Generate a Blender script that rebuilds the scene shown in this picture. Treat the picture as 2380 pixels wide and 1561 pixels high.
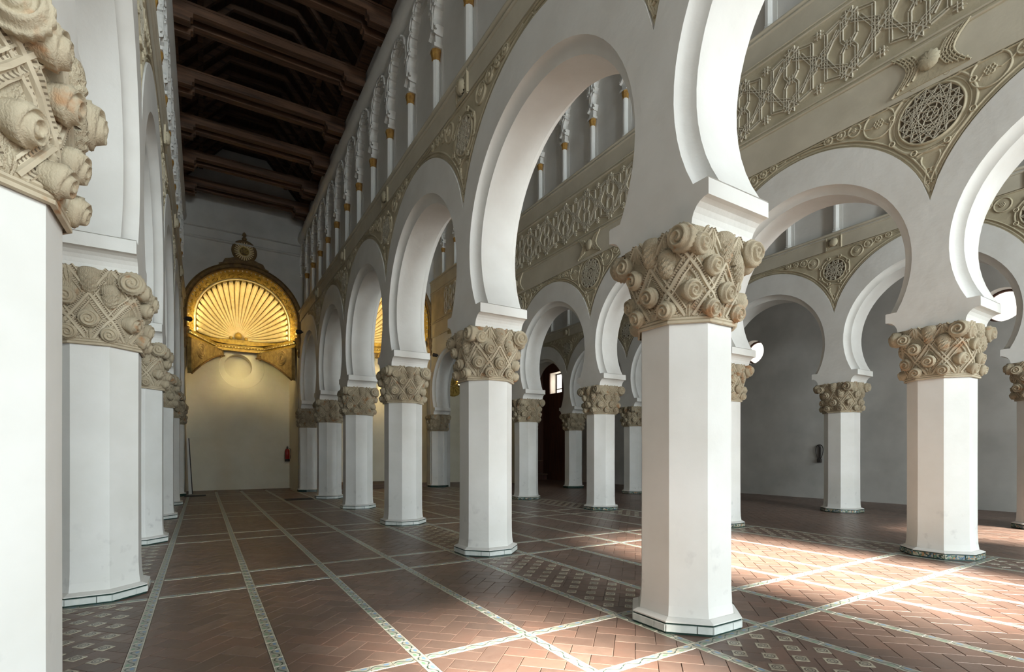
import bpy, math, random
from mathutils import Vector, Matrix

random.seed(7)
PI = math.pi
for o in list(bpy.data.objects):
    bpy.data.objects.remove(o)
scene = bpy.context.scene
COL = scene.collection

# ------------------------------------------------------------------ camera
W, H = 2380.0, 1561.0
FPX, CY, TH, EYE = 1180.0, 1057.0, 0.5475, 1.4
cam = bpy.data.cameras.new('camera')
cam.sensor_fit = 'HORIZONTAL'
cam.sensor_width = 36.0
cam.lens = 36.0 * FPX / W
cam.shift_x = 0.0
cam.shift_y = (CY - H / 2) / W
cam.clip_start = 0.05
cam.clip_end = 200
camo = bpy.data.objects.new('camera', cam)
COL.objects.link(camo)
camo.location = (0, 0, EYE)
camo.rotation_euler = (PI / 2, 0, -TH)
scene.camera = camo

def pixel(x, y, z):
    X = x * math.cos(TH) - y * math.sin(TH)
    Z = x * math.sin(TH) + y * math.cos(TH)
    if Z < 0.2:
        return (-9999, -9999, Z)
    return (W / 2 + FPX * X / Z, CY - FPX * (z - EYE) / Z, Z)

# ------------------------------------------------------------------ view, world, sun, window light
scene.view_settings.view_transform = 'Standard'
scene.view_settings.look = 'None'
scene.view_settings.gamma = 1.0
scene.view_settings.use_curve_mapping = False
scene.view_settings.exposure = 0.0

world = bpy.data.worlds.new('daylight')
scene.world = world
world.use_nodes = True
wn = world.node_tree.nodes
wn['Background'].inputs['Color'].default_value = (0.55, 0.72, 1.0, 1)
wn['Background'].inputs['Strength'].default_value = 1.0

SUN_EL = math.radians(24)
sun = bpy.data.lights.new('sun', 'SUN')
sun.energy = 72.0
sun.angle = math.radians(3.4)
sun.color = (1.0, 0.93, 0.82)
suno = bpy.data.objects.new('sun', sun)
COL.objects.link(suno)
suno.location = (2, -12, 14)
suno.rotation_euler = Vector((0.02, math.cos(SUN_EL), -math.sin(SUN_EL))).to_track_quat('-Z', 'Y').to_euler()

Y_FRONT = -13.0
def window_light(name, loc, sx, sz, power, color, target):
    l = bpy.data.lights.new(name, 'AREA')
    l.shape = 'RECTANGLE'
    l.size, l.size_y = sx, sz
    l.energy = power
    l.color = color
    o = bpy.data.objects.new(name, l)
    COL.objects.link(o)
    o.location = loc
    o.rotation_euler = (Vector(target) - Vector(loc)).to_track_quat('-Z', 'Y').to_euler()
    return o
SKYC = (0.85, 0.965, 1.0)
DOORS = [(-3.2, 1.9, 0.0, 3.4), (1.31, 2.0, 0.0, 3.6), (6.19, 2.6, 0.0, 4.0), (11.2, 2.4, 0.0, 3.6), (15.3, 2.0, 0.0, 3.4)]
WINS = [(1.5, 1.7, 6.15, 7.4), (6.2, 2.5, 6.4, 8.5), (11.9, 2.4, 6.75, 7.55), (4.45, 0.7, 6.30, 6.62)]  # last entry: slit added in the unseen wall to throw a faint sun patch
for i, (x, w, z0, z1) in enumerate(DOORS):
    window_light('door_daylight', (x, Y_FRONT + 0.02, (z0 + z1) / 2), w, z1 - z0, [90, 210, 480, 430, 400][i], SKYC, (x + 0.0, 10, (z0 + z1) / 2))
for i, (x, w, z0, z1) in enumerate(WINS):
    window_light('window_daylight', (x, Y_FRONT + 0.02, (z0 + z1) / 2), w, z1 - z0, [700, 1450, 820, 40][i], SKYC, (x, 12, 5.5))

# ------------------------------------------------------------------ materials
def mat(name):
    m = bpy.data.materials.new(name)
    m.use_nodes = True
    nt = m.node_tree
    b = nt.nodes['Principled BSDF']
    return m, nt, b
def link(nt, a, b):
    nt.links.new(a, b)
def noise_mix(nt, scale, c1, c2, lo=0.35, hi=0.65, detail=4, coord='Object', rough=0.55, vec=None):
    tc = nt.nodes.new('ShaderNodeTexCoord') if vec is None else None
    n = nt.nodes.new('ShaderNodeTexNoise')
    n.inputs['Scale'].default_value = scale
    n.inputs['Detail'].default_value = detail
    n.inputs['Roughness'].default_value = rough
    link(nt, tc.outputs[coord] if vec is None else vec, n.inputs['Vector'])
    r = nt.nodes.new('ShaderNodeMapRange')
    r.inputs['From Min'].default_value = lo
    r.inputs['From Max'].default_value = hi
    link(nt, n.outputs['Fac'], r.inputs['Value'])
    mx = nt.nodes.new('ShaderNodeMix')
    mx.data_type = 'RGBA'
    link(nt, r.outputs[0], mx.inputs[0])
    for s, c in ((6, c1), (7, c2)):
        if isinstance(c, tuple):
            mx.inputs[s].default_value = (*c, 1)
        else:
            link(nt, c, mx.inputs[s])
    return mx.outputs[2], n
def bump(nt, b, height, strength, dist=0.01):
    bp = nt.nodes.new('ShaderNodeBump')
    bp.inputs['Strength'].default_value = strength
    bp.inputs['Distance'].default_value = dist
    link(nt, height, bp.inputs['Height'])
    link(nt, bp.outputs[0], b.inputs['Normal'])
def geo_pos(nt):
    return nt.nodes.new('ShaderNodeNewGeometry').outputs['Position']
def simple(name, c1, c2, scale=4, rough=0.7, metal=0.0, bs=0.0, bscale=40, bd=0.01, lo=0.35, hi=0.65):
    m, nt, b = mat(name)
    pos = geo_pos(nt)
    col, n = noise_mix(nt, scale, c1, c2, lo, hi, vec=pos)
    link(nt, col, b.inputs['Base Color'])
    b.inputs['Roughness'].default_value = rough
    b.inputs['Metallic'].default_value = metal
    if bs:
        n2 = nt.nodes.new('ShaderNodeTexNoise')
        n2.inputs['Scale'].default_value = bscale
        n2.inputs['Detail'].default_value = 5
        link(nt, pos, n2.inputs['Vector'])
        bump(nt, b, n2.outputs['Fac'], bs, bd)
    return m

M = {}
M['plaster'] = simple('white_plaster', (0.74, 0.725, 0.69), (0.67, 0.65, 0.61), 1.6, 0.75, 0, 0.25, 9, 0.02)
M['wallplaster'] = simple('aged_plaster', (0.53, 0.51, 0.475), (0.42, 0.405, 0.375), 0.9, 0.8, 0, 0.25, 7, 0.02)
M['stucco'] = simple('tan_stucco', (0.52, 0.455, 0.325), (0.41, 0.355, 0.245), 2.2, 0.8, 0, 0.35, 30, 0.01)
M['stuccolight'] = simple('pale_stucco', (0.56, 0.51, 0.405), (0.48, 0.435, 0.34), 1.5, 0.8, 0, 0.2, 20, 0.01)
M['gold'] = simple('worn_gilding', (0.50, 0.345, 0.065), (0.30, 0.19, 0.035), 9, 0.45, 0.2, 0.5, 35, 0.02)
M['goldcap'] = simple('ochre_gold_paint', (0.42, 0.235, 0.05), (0.25, 0.12, 0.025), 14, 0.6, 0.1, 0.5, 60, 0.01)
M['darkgold'] = simple('dark_gilded_wood', (0.20, 0.12, 0.035), (0.10, 0.055, 0.02), 9, 0.55, 0.15, 0.5, 40, 0.02)
M['cream'] = simple('cream_painted_ribs', (0.78, 0.66, 0.40), (0.70, 0.56, 0.29), 6, 0.6)
M['oldgold'] = simple('tarnished_gilding', (0.33, 0.235, 0.085), (0.19, 0.125, 0.045), 7, 0.6, 0.0, 0.5, 30, 0.02)
M['creamwall'] = simple('cream_plaster', (0.74, 0.69, 0.56), (0.66, 0.61, 0.48), 0.9, 0.8, 0, 0.2, 8, 0.02)
M['red'] = simple('red_enamel', (0.35, 0.02, 0.015), (0.28, 0.015, 0.012), 8, 0.35)
M['black'] = simple('black_iron', (0.016, 0.012, 0.010), (0.03, 0.022, 0.018), 20, 0.6)
M['rubber'] = simple('dark_mat', (0.025, 0.018, 0.014), (0.04, 0.03, 0.022), 25, 0.8)
M['grout'] = simple('floor_grout', (0.15, 0.115, 0.09), (0.27, 0.22, 0.175), 3, 0.9)
M['greenglaze'] = simple('dark_green_glaze', (0.012, 0.035, 0.028), (0.03, 0.06, 0.05), 12, 0.25)
M['whitetile'] = simple('white_glazed_tile', (0.70, 0.72, 0.69), (0.60, 0.63, 0.60), 14, 0.22)
M['boards'] = None

def shaft_material():
    m, nt, b = mat('limewashed_shaft')
    pos = geo_pos(nt)
    base, n = noise_mix(nt, 1.7, (0.76, 0.75, 0.72), (0.70, 0.69, 0.65), vec=pos)
    # grey scuff marks, only low on the shaft where people brush past
    sc = nt.nodes.new('ShaderNodeTexNoise'); sc.inputs['Scale'].default_value = 7.5; sc.inputs['Detail'].default_value = 5
    link(nt, pos, sc.inputs['Vector'])
    r = nt.nodes.new('ShaderNodeMapRange'); r.inputs['From Min'].default_value = 0.60; r.inputs['From Max'].default_value = 0.74
    link(nt, sc.outputs['Fac'], r.inputs['Value'])
    sx = nt.nodes.new('ShaderNodeSeparateXYZ'); link(nt, pos, sx.inputs[0])
    hz = nt.nodes.new('ShaderNodeMapRange'); hz.inputs['From Min'].default_value = 0.95; hz.inputs['From Max'].default_value = 0.35
    link(nt, sx.outputs['Z'], hz.inputs['Value'])
    mu = nt.nodes.new('ShaderNodeMath'); mu.operation = 'MULTIPLY'
    link(nt, r.outputs[0], mu.inputs[0]); link(nt, hz.outputs[0], mu.inputs[1])
    mu2 = nt.nodes.new('ShaderNodeMath'); mu2.operation = 'MULTIPLY'; mu2.inputs[1].default_value = 0.38
    link(nt, mu.outputs[0], mu2.inputs[0])
    mx = nt.nodes.new('ShaderNodeMix'); mx.data_type = 'RGBA'
    link(nt, mu2.outputs[0], mx.inputs[0]); link(nt, base, mx.inputs[6]); mx.inputs[7].default_value = (0.36, 0.35, 0.34, 1)
    link(nt, mx.outputs[2], b.inputs['Base Color'])
    b.inputs['Roughness'].default_value = 0.65
    n2 = nt.nodes.new('ShaderNodeTexNoise'); n2.inputs['Scale'].default_value = 5; n2.inputs['Detail'].default_value = 4
    link(nt, pos, n2.inputs['Vector'])
    bump(nt, b, n2.outputs['Fac'], 0.25, 0.02)
    return m
M['shaft'] = shaft_material()

def capital_material(depth):
    m, nt, b = mat('carved_stucco_capital')
    pos = geo_pos(nt)
    c1, n1 = noise_mix(nt, 5, (0.49, 0.415, 0.295), (0.37, 0.305, 0.21), vec=pos)
    c2, n2 = noise_mix(nt, 6.5, c1, (0.40, 0.215, 0.10), 0.60, 0.72, detail=3, vec=pos)
    link(nt, c2, b.inputs['Base Color'])
    b.inputs['Roughness'].default_value = 0.8
    # fine carved feathering
    w = nt.nodes.new('ShaderNodeTexWave'); w.inputs['Scale'].default_value = 22; w.inputs['Distortion'].default_value = 7
    w.inputs['Detail'].default_value = 2; w.inputs['Detail Scale'].default_value = 3
    link(nt, pos, w.inputs['Vector'])
    bump(nt, b, w.outputs['Fac'], depth, 0.014)
    return m
M['capital'] = capital_material(0.5)
M['volute'] = capital_material(0.22)

def strap_material():
    m, nt, b = mat('beaded_strapwork')
    pos = geo_pos(nt)
    c1, n1 = noise_mix(nt, 5, (0.53, 0.455, 0.335), (0.41, 0.34, 0.24), vec=pos)
    c2, n2 = noise_mix(nt, 6.5, c1, (0.40, 0.215, 0.10), 0.62, 0.74, detail=3, vec=pos)
    uv = nt.nodes.new('ShaderNodeTexCoord')
    sp = nt.nodes.new('ShaderNodeSeparateXYZ'); link(nt, uv.outputs['UV'], sp.inputs[0])
    s1 = nt.nodes.new('ShaderNodeMath'); s1.operation = 'SINE'
    k = nt.nodes.new('ShaderNodeMath'); k.operation = 'MULTIPLY'; k.inputs[1].default_value = 260
    link(nt, sp.outputs[0], k.inputs[0]); link(nt, k.outputs[0], s1.inputs[0])
    # shade of drilled holes, painted dark in the two grooves (v near .25 and .75)
    v2 = nt.nodes.new('ShaderNodeMath'); v2.operation = 'PINGPONG'; v2.inputs[1].default_value = 0.5
    link(nt, sp.outputs[1], v2.inputs[0])
    d = nt.nodes.new('ShaderNodeMath'); d.operation = 'SUBTRACT'; d.inputs[1].default_value = 0.26
    link(nt, v2.outputs[0], d.inputs[0])
    a = nt.nodes.new('ShaderNodeMath'); a.operation = 'ABSOLUTE'; link(nt, d.outputs[0], a.inputs[0])
    g = nt.nodes.new('ShaderNodeMath'); g.operation = 'LESS_THAN'; g.inputs[1].default_value = 0.085; link(nt, a.outputs[0], g.inputs[0])
    h = nt.nodes.new('ShaderNodeMath'); h.operation = 'GREATER_THAN'; h.inputs[1].default_value = 0.3; link(nt, s1.outputs[0], h.inputs[0])
    f = nt.nodes.new('ShaderNodeMath'); f.operation = 'MULTIPLY'; link(nt, g.outputs[0], f.inputs[0]); link(nt, h.outputs[0], f.inputs[1])
    mx = nt.nodes.new('ShaderNodeMix'); mx.data_type = 'RGBA'
    link(nt, f.outputs[0], mx.inputs[0]); link(nt, c2, mx.inputs[6]); mx.inputs[7].default_value = (0.17, 0.13, 0.085, 1)
    link(nt, mx.outputs[2], b.inputs['Base Color'])
    b.inputs['Roughness'].default_value = 0.8
    inv = nt.nodes.new('ShaderNodeMath'); inv.operation = 'SUBTRACT'; inv.inputs[0].default_value = 1; link(nt, f.outputs[0], inv.inputs[1])
    bump(nt, b, inv.outputs[0], 0.6, 0.012)
    return m
M['strap'] = strap_material()

def terracotta_material():
    m, nt, b = mat('terracotta_paver')
    pos = geo_pos(nt)
    at = nt.nodes.new('ShaderNodeAttribute'); at.attribute_name = 'tint'
    ramp = nt.nodes.new('ShaderNodeValToRGB')
    e = ramp.color_ramp.elements
    e[0].position = 0.0; e[0].color = (0.118, 0.078, 0.061, 1)
    e[1].position = 1.0; e[1].color = (0.215, 0.145, 0.112, 1)
    e2 = e.new(0.35); e2.color = (0.158, 0.096, 0.073, 1)
    e3 = e.new(0.75); e3.color = (0.188, 0.107, 0.079, 1)
    link(nt, at.outputs['Fac'], ramp.inputs[0])
    c, n = noise_mix(nt, 9, ramp.outputs[0], (0.165, 0.108, 0.083), 0.42, 0.72, vec=pos)
    c2, nn = noise_mix(nt, 1.2, c, (0.128, 0.086, 0.068), 0.42, 0.72, vec=pos)
    link(nt, c2, b.inputs['Base Color'])
    r = nt.nodes.new('ShaderNodeMapRange'); r.inputs['To Min'].default_value = 0.30; r.inputs['To Max'].default_value = 0.55
    link(nt, n.outputs['Fac'], r.inputs['Value']); link(nt, r.outputs[0], b.inputs['Roughness'])
    n2 = nt.nodes.new('ShaderNodeTexNoise'); n2.inputs['Scale'].default_value = 16; n2.inputs['Detail'].default_value = 4
    link(nt, pos, n2.inputs['Vector'])
    bump(nt, b, n2.outputs['Fac'], 0.25, 0.006)
    return m
M['terracotta'] = terracotta_material()

def math_node(nt, op, a, b_=None):
    n = nt.nodes.new('ShaderNodeMath'); n.operation = op
    for i, v in enumerate((a, b_)):
        if v is None: continue
        if isinstance(v, (int, float)): n.inputs[i].default_value = v
        else: link(nt, v, n.inputs[i])
    return n.outputs[0]
def mixc(nt, f, a, b_):
    mx = nt.nodes.new('ShaderNodeMix'); mx.data_type = 'RGBA'
    link(nt, f, mx.inputs[0])
    for i, c in ((6, a), (7, b_)):
        if isinstance(c, tuple): mx.inputs[i].default_value = (*c, 1)
        else: link(nt, c, mx.inputs[i])
    return mx.outputs[2]

def border_material():
    m, nt, b = mat('painted_border_tile')
    uv = nt.nodes.new('ShaderNodeTexCoord').outputs['UV']
    sp = nt.nodes.new('ShaderNodeSeparateXYZ'); link(nt, uv, sp.inputs[0])
    u, v = sp.outputs[0], sp.outputs[1]
    pos = geo_pos(nt)
    ground, n = noise_mix(nt, 14, (0.41, 0.405, 0.34), (0.26, 0.265, 0.225), vec=pos)
    wave = math_node(nt, 'SINE', math_node(nt, 'MULTIPLY', u, 2 * PI))
    off = math_node(nt, 'ADD', 0.5, math_node(nt, 'MULTIPLY', wave, 0.26))
    dist = math_node(nt, 'ABSOLUTE', math_node(nt, 'SUBTRACT', v, off))
    line = math_node(nt, 'LESS_THAN', dist, 0.065)
    du = math_node(nt, 'SUBTRACT', math_node(nt, 'PINGPONG', math_node(nt, 'ADD', u, 0.25), 0.5), 0.25)
    # blue and green leaves between the waves
    d1 = math_node(nt, 'SUBTRACT', u, 0.75); d2 = math_node(nt, 'SUBTRACT', v, 0.70)
    r1 = math_node(nt, 'SQRT', math_node(nt, 'ADD', math_node(nt, 'POWER', d1, 2), math_node(nt, 'POWER', d2, 2)))
    blue = math_node(nt, 'LESS_THAN', r1, 0.15)
    d3 = math_node(nt, 'SUBTRACT', u, 0.25); d4 = math_node(nt, 'SUBTRACT', v, 0.30)
    r2 = math_node(nt, 'SQRT', math_node(nt, 'ADD', math_node(nt, 'POWER', d3, 2), math_node(nt, 'POWER', d4, 2)))
    green = math_node(nt, 'LESS_THAN', r2, 0.15)
    edge = math_node(nt, 'GREATER_THAN', math_node(nt, 'ABSOLUTE', math_node(nt, 'SUBTRACT', v, 0.5)), 0.43)
    c = mixc(nt, blue, ground, (0.16, 0.27, 0.42))
    c = mixc(nt, green, c, (0.17, 0.30, 0.19))
    c = mixc(nt, line, c, (0.045, 0.075, 0.06))
    c = mixc(nt, edge, c, (0.55, 0.52, 0.42))
    wear, n2 = noise_mix(nt, 20, c, (0.40, 0.36, 0.29), 0.55, 0.75, vec=pos)
    link(nt, wear, b.inputs['Base Color'])
    b.inputs['Roughness'].default_value = 0.35
    return m
M['border'] = border_material()

def olambrilla_material():
    m, nt, b = mat('small_figured_inset_tile')
    uv = nt.nodes.new('ShaderNodeTexCoord').outputs['UV']
    sp = nt.nodes.new('ShaderNodeSeparateXYZ'); link(nt, uv, sp.inputs[0])
    du = math_node(nt, 'SUBTRACT', sp.outputs[0], 0.5); dv = math_node(nt, 'SUBTRACT', sp.outputs[1], 0.5)
    r = math_node(nt, 'SQRT', math_node(nt, 'ADD', math_node(nt, 'POWER', du, 2), math_node(nt, 'POWER', dv, 2)))
    ring = math_node(nt, 'LESS_THAN', math_node(nt, 'ABSOLUTE', math_node(nt, 'SUBTRACT', r, 0.34)), 0.055)
    ring2 = math_node(nt, 'LESS_THAN', math_node(nt, 'ABSOLUTE', math_node(nt, 'SUBTRACT', r, 0.16)), 0.04)
    pos = geo_pos(nt)
    ground, n = noise_mix(nt, 25, (0.52, 0.47, 0.36), (0.32, 0.27, 0.20), 0.4, 0.62, vec=pos)
    c = mixc(nt, ring, ground, (0.10, 0.075, 0.055))
    c = mixc(nt, ring2, c, (0.09, 0.08, 0.07))
    link(nt, c, b.inputs['Base Color'])
    b.inputs['Roughness'].default_value = 0.35
    return m
M['olambrilla'] = olambrilla_material()

def mosaic_material():
    m, nt, b = mat('coloured_mosaic_plinth_tile')
    pos = geo_pos(nt)
    v = nt.nodes.new('ShaderNodeTexVoronoi'); v.inputs['Scale'].default_value = 48
    link(nt, pos, v.inputs['Vector'])
    sp = nt.nodes.new('ShaderNodeSeparateColor'); link(nt, v.outputs['Color'], sp.inputs[0])
    ramp = nt.nodes.new('ShaderNodeValToRGB'); ramp.color_ramp.interpolation = 'CONSTANT'
    e = ramp.color_ramp.elements
    e[0].position = 0; e[0].color = (0.36, 0.34, 0.26, 1)
    e[1].position = 0.8; e[1].color = (0.38, 0.20, 0.09, 1)
    for p, c in ((0.3, (0.03, 0.06, 0.045)), (0.5, (0.10, 0.20, 0.13)), (0.65, (0.10, 0.17, 0.25)), (0.9, (0.52, 0.50, 0.42))):
        q = e.new(p); q.color = (*c, 1)
    link(nt, sp.outputs[0], ramp.inputs[0])
    link(nt, ramp.outputs[0], b.inputs['Base Color'])
    b.inputs['Roughness'].default_value = 0.35
    return m
M['mosaic'] = mosaic_material()

def wood_material(name, c1, c2, rough=0.6, axis=0):
    m, nt, b = mat(name)
    pos = geo_pos(nt)
    mp = nt.nodes.new('ShaderNodeMapping')
    sc = [9, 9, 9]; sc[axis] = 0.8
    mp.inputs['Scale'].default_value = sc
    link(nt, pos, mp.inputs['Vector'])
    c, n = noise_mix(nt, 1.5, c1, c2, 0.38, 0.66, vec=mp.outputs[0], detail=6)
    link(nt, c, b.inputs['Base Color'])
    b.inputs['Roughness'].default_value = rough
    bump(nt, b, n.outputs['Fac'], 0.35, 0.02)
    return m
M['beam'] = wood_material('old_dark_beam', (0.155, 0.076, 0.040), (0.055, 0.028, 0.016), 0.65, 0)
M['rafter'] = wood_material('old_dark_rafter', (0.12, 0.064, 0.036), (0.038, 0.020, 0.012), 0.75, 0)
M['plank'] = wood_material('dark_ceiling_plank', (0.050, 0.022, 0.012), (0.020, 0.010, 0.006), 0.8, 1)
M['door'] = wood_material('dark_red_brown_panelling', (0.10, 0.034, 0.016), (0.05, 0.018, 0.010), 0.55, 2)
M['bench'] = wood_material('worn_brown_wood', (0.16, 0.085, 0.045), (0.09, 0.045, 0.025), 0.6, 0)

def emit(name, color, strength):
    m, nt, b = mat(name)
    b.inputs['Base Color'].default_value = (*color, 1)
    b.inputs['Emission Color'].default_value = (*color, 1)
    b.inputs['Emission Strength'].default_value = strength
    return m
M['pane'] = emit('daylit_window_pane', (1.0, 0.93, 0.84), 1.6)
M['lamp'] = emit('lit_lamp_glass', (1.0, 0.78, 0.35), 12.0)

# ------------------------------------------------------------------ mesh helpers
class MB:
    def __init__(s):
        s.v = []; s.f = []; s.uv = []; s.sm = []; s.tint = []
    def add(s, verts, faces, uvs=None, smooth=False, tint=0.5):
        o = len(s.v)
        s.v += [tuple(p) for p in verts]
        for i, f in enumerate(faces):
            s.f.append([o + k for k in f]); s.sm.append(smooth); s.tint.append(tint)
            s.uv.append(uvs[i] if uvs else None)
        return s
    def box(s, x0, x1, y0, y1, z0, z1):
        v = [(x0, y0, z0), (x1, y0, z0), (x1, y1, z0), (x0, y1, z0), (x0, y0, z1), (x1, y0, z1), (x1, y1, z1), (x0, y1, z1)]
        return s.add(v, [(0, 3, 2, 1), (4, 5, 6, 7), (0, 1, 5, 4), (1, 2, 6, 5), (2, 3, 7, 6), (3, 0, 4, 7)])
    def ngon(s, pts):
        return s.add(pts, [tuple(range(len(pts)))])
    def strip(s, a, b, smooth=False, closed=False, uvw=None):
        n = len(a)
        f = []; uv = []
        for i in range(n if closed else n - 1):
            j = (i + 1) % n
            f.append((i, j, n + j, n + i))
        return s.add(list(a) + list(b), f, None, smooth)
    def grid(s, rows, smooth=True, closed=False, uvs=False, cap=False):
        nr = len(rows); nc = len(rows[0])
        v = [p for r in rows for p in r]
        f = []; uv = []
        for i in range(nr - 1):
            for j in range(nc if closed else nc - 1):
                k = (j + 1) % nc
                f.append((i * nc + j, i * nc + k, (i + 1) * nc + k, (i + 1) * nc + j))
                if uvs:
                    u0, u1 = i / (nr - 1), (i + 1) / (nr - 1)
                    v0, v1 = j / (nc - 1), (j + 1) / (nc - 1)
                    uv.append([(u0, v0), (u0, v1), (u1, v1), (u1, v0)])
        s.add(v, f, uv if uvs else None, smooth)
        if cap:
            s.add(rows[0], [tuple(range(nc))]); s.add(rows[-1], [tuple(range(nc))])
        return s
    def lathe(s, prof, n=16, c=(0, 0, 0), smooth=True, cap=True, rot=0.0):
        rows = [[(c[0] + r * math.cos(rot + 2 * PI * j / n), c[1] + r * math.sin(rot + 2 * PI * j / n), c[2] + z) for j in range(n)] for r, z in prof]
        return s.grid(rows, smooth, True, False, cap)
    def prism(s, poly, fn, d0, d1):
        """poly: 2-d outline, fn(a,b,d)->3-d point, extruded from d0 to d1"""
        n = len(poly)
        v = [fn(a, b, d0) for a, b in poly] + [fn(a, b, d1) for a, b in poly]
        f = [tuple(range(n - 1, -1, -1)), tuple(range(n, 2 * n))]
        f += [(i, (i + 1) % n, n + (i + 1) % n, n + i) for i in range(n)]
        return s.add(v, f)
    def sweep(s, path, prof, side, closed=False, smooth=False, caps=True, uvs=False):
        """profile points (a,b): a along 'side cross tangent' within surface, b along side normal.
        side: a vector or a list of vectors (surface normal for each path point)"""
        n = len(path); rows = []
        for i, p in enumerate(path):
            p = Vector(p)
            if closed:
                t = Vector(path[(i + 1) % n]) - Vector(path[i - 1])
            else:
                t = Vector(path[min(i + 1, n - 1)]) - Vector(path[max(i - 1, 0)])
            t.normalize()
            nrm = Vector(side[i]) if isinstance(side, list) else Vector(side)
            w = t.cross(nrm)
            if w.length < 1e-6: w = Vector((1, 0, 0))
            w.normalize()
            rows.append([tuple(p + w * a + nrm * b) for a, b in prof])
        if closed: rows.append(rows[0])
        s.grid(rows, smooth, False, uvs)
        if caps and not closed:
            s.add(rows[0], [tuple(range(len(prof)))]); s.add(rows[-1], [tuple(range(len(prof)))])
        return s
    def ridge(s, p, q, nrm, w=0.02, h=0.02):
        """a raised fillet (three-sided bar) from p to q on a surface with normal nrm"""
        p, q, nrm = Vector(p), Vector(q), Vector(nrm)
        t = (q - p)
        if t.length < 1e-5: return s
        t.normalize(); sd = t.cross(nrm).normalized() * (w / 2)
        v = [p - sd, p - sd * 0.5 + nrm * h, p + sd * 0.5 + nrm * h, p + sd, q - sd, q - sd * 0.5 + nrm * h, q + sd * 0.5 + nrm * h, q + sd]
        return s.add(v, [(0, 1, 5, 4), (1, 2, 6, 5), (2, 3, 7, 6), (0, 3, 2, 1), (4, 5, 6, 7)])
    def mesh(s, name, m):
        me = bpy.data.meshes.new(name)
        me.from_pydata(s.v, [], s.f)
        if any(u is not None for u in s.uv):
            l = me.uv_layers.new(name='UVMap').data
            k = 0
            for i, f in enumerate(s.f):
                u = s.uv[i]
                for j in range(len(f)):
                    l[k].uv = u[j] if u else (0.5, 0.0)
                    k += 1
        me.polygons.foreach_set('use_smooth', s.sm)
        if m is M['terracotta']:
            a = me.attributes.new('tint', 'FLOAT', 'FACE')
            a.data.foreach_set('value', s.tint)
        me.materials.append(m)
        return me
    def build(s, name, m, parent=None, loc=None, rotz=0.0):
        return place(name, s.mesh(name, m), parent, loc, rotz)

def place(name, me, parent=None, loc=None, rotz=0.0, rot=None, scale=None):
    o = bpy.data.objects.new(name, me)
    COL.objects.link(o)
    if parent: o.parent = parent
    if loc is not None: o.location = loc
    if rot is not None: o.rotation_euler = rot
    elif rotz: o.rotation_euler = (0, 0, rotz)
    if scale is not None: o.scale = scale if not isinstance(scale, (int, float)) else (scale,) * 3
    return o
def tag(o, label=None, cat=None, group=None, kind=None):
    if label: o['label'] = label
    if cat: o['category'] = cat
    if group: o['group'] = group
    if kind: o['kind'] = kind
    return o
def struct(o, label=None):
    o['kind'] = 'structure'
    if label: o['label'] = label
    return o
def empty(name, loc, rotz=0):
    o = bpy.data.objects.new(name, None)
    COL.objects.link(o)
    o.location = loc; o.rotation_euler = (0, 0, rotz); o.empty_display_size = 0.2
    return o

# ------------------------------------------------------------------ the plan
XL, XR1, XR2, XR3 = -0.906, 3.525, 8.85, 13.574
Y0, DY = 2.948, 3.564
HALF = 0.37                       # half thickness of the arcade walls
KS = list(range(-1, 6))           # piers at Y0 + k*DY
YK = lambda k: Y0 + k * DY
Y_END = 20.72                     # plane of the chancel arches
X_LEFT, X_RIGHT = -5.4, 17.0
Z_CAPB, Z_CAPT = 2.45, 3.15
Z_FIL0, Z_FIL1 = 3.31, 3.44
ARC_Z, ARC_R, ARC_R2 = 4.18, 1.575, 1.455
EXT_Z, EXT_R = 4.46, 1.83
Z_SP = 6.45

def extrados(d):
    return EXT_Z + math.sqrt(max(0.0, EXT_R ** 2 - d * d))

# ------------------------------------------------------------------ floor
def clip_rect(poly, x0, x1, y0, y1):
    def cut(P, ins, inter):
        out = []
        for i in range(len(P)):
            a, b = P[i - 1], P[i]
            ia, ib = ins(a), ins(b)
            if ib:
                if not ia: out.append(inter(a, b))
                out.append(b)
            elif ia: out.append(inter(a, b))
        return out
    for ax, lim, sg in ((0, x0, 1), (0, x1, -1), (1, y0, 1), (1, y1, -1)):
        if not poly: return poly
        def ins(p): return (p[ax] - lim) * sg >= 0
        def inter(a, b):
            t = (lim - a[ax]) / (b[ax] - a[ax])
            return (a[0] + t * (b[0] - a[0]), a[1] + t * (b[1] - a[1]))
        poly = cut(poly, ins, inter)
    return poly
def area(P):
    return abs(sum(P[i - 1][0] * P[i][1] - P[i][0] * P[i - 1][1] for i in range(len(P)))) / 2

floor = MB().box(X_LEFT - 0.4, X_RIGHT + 0.4, Y_FRONT - 0.4, 25.5, -0.25, -0.007).build('floor', M['grout'])
struct(floor, 'terracotta herringbone floor divided by strips of painted tile')

XS = [-0.41, 0.44, 1.285, 2.16, 3.10, 3.93, 4.78, 5.70, 6.60, 7.50, 8.40, 9.30]   # strips running down the naves
XS = [-1.36] + XS
SW = 0.043                                                                        # half width of a strip
YS = []
for k in KS:
    YS += [YK(k) - 0.46, YK(k) + 0.37]
YS = [y for y in YS if y > Y_FRONT]
rows_x = [(-1.36, -0.41), (3.10, 3.93), (8.40, 9.30)]

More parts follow.
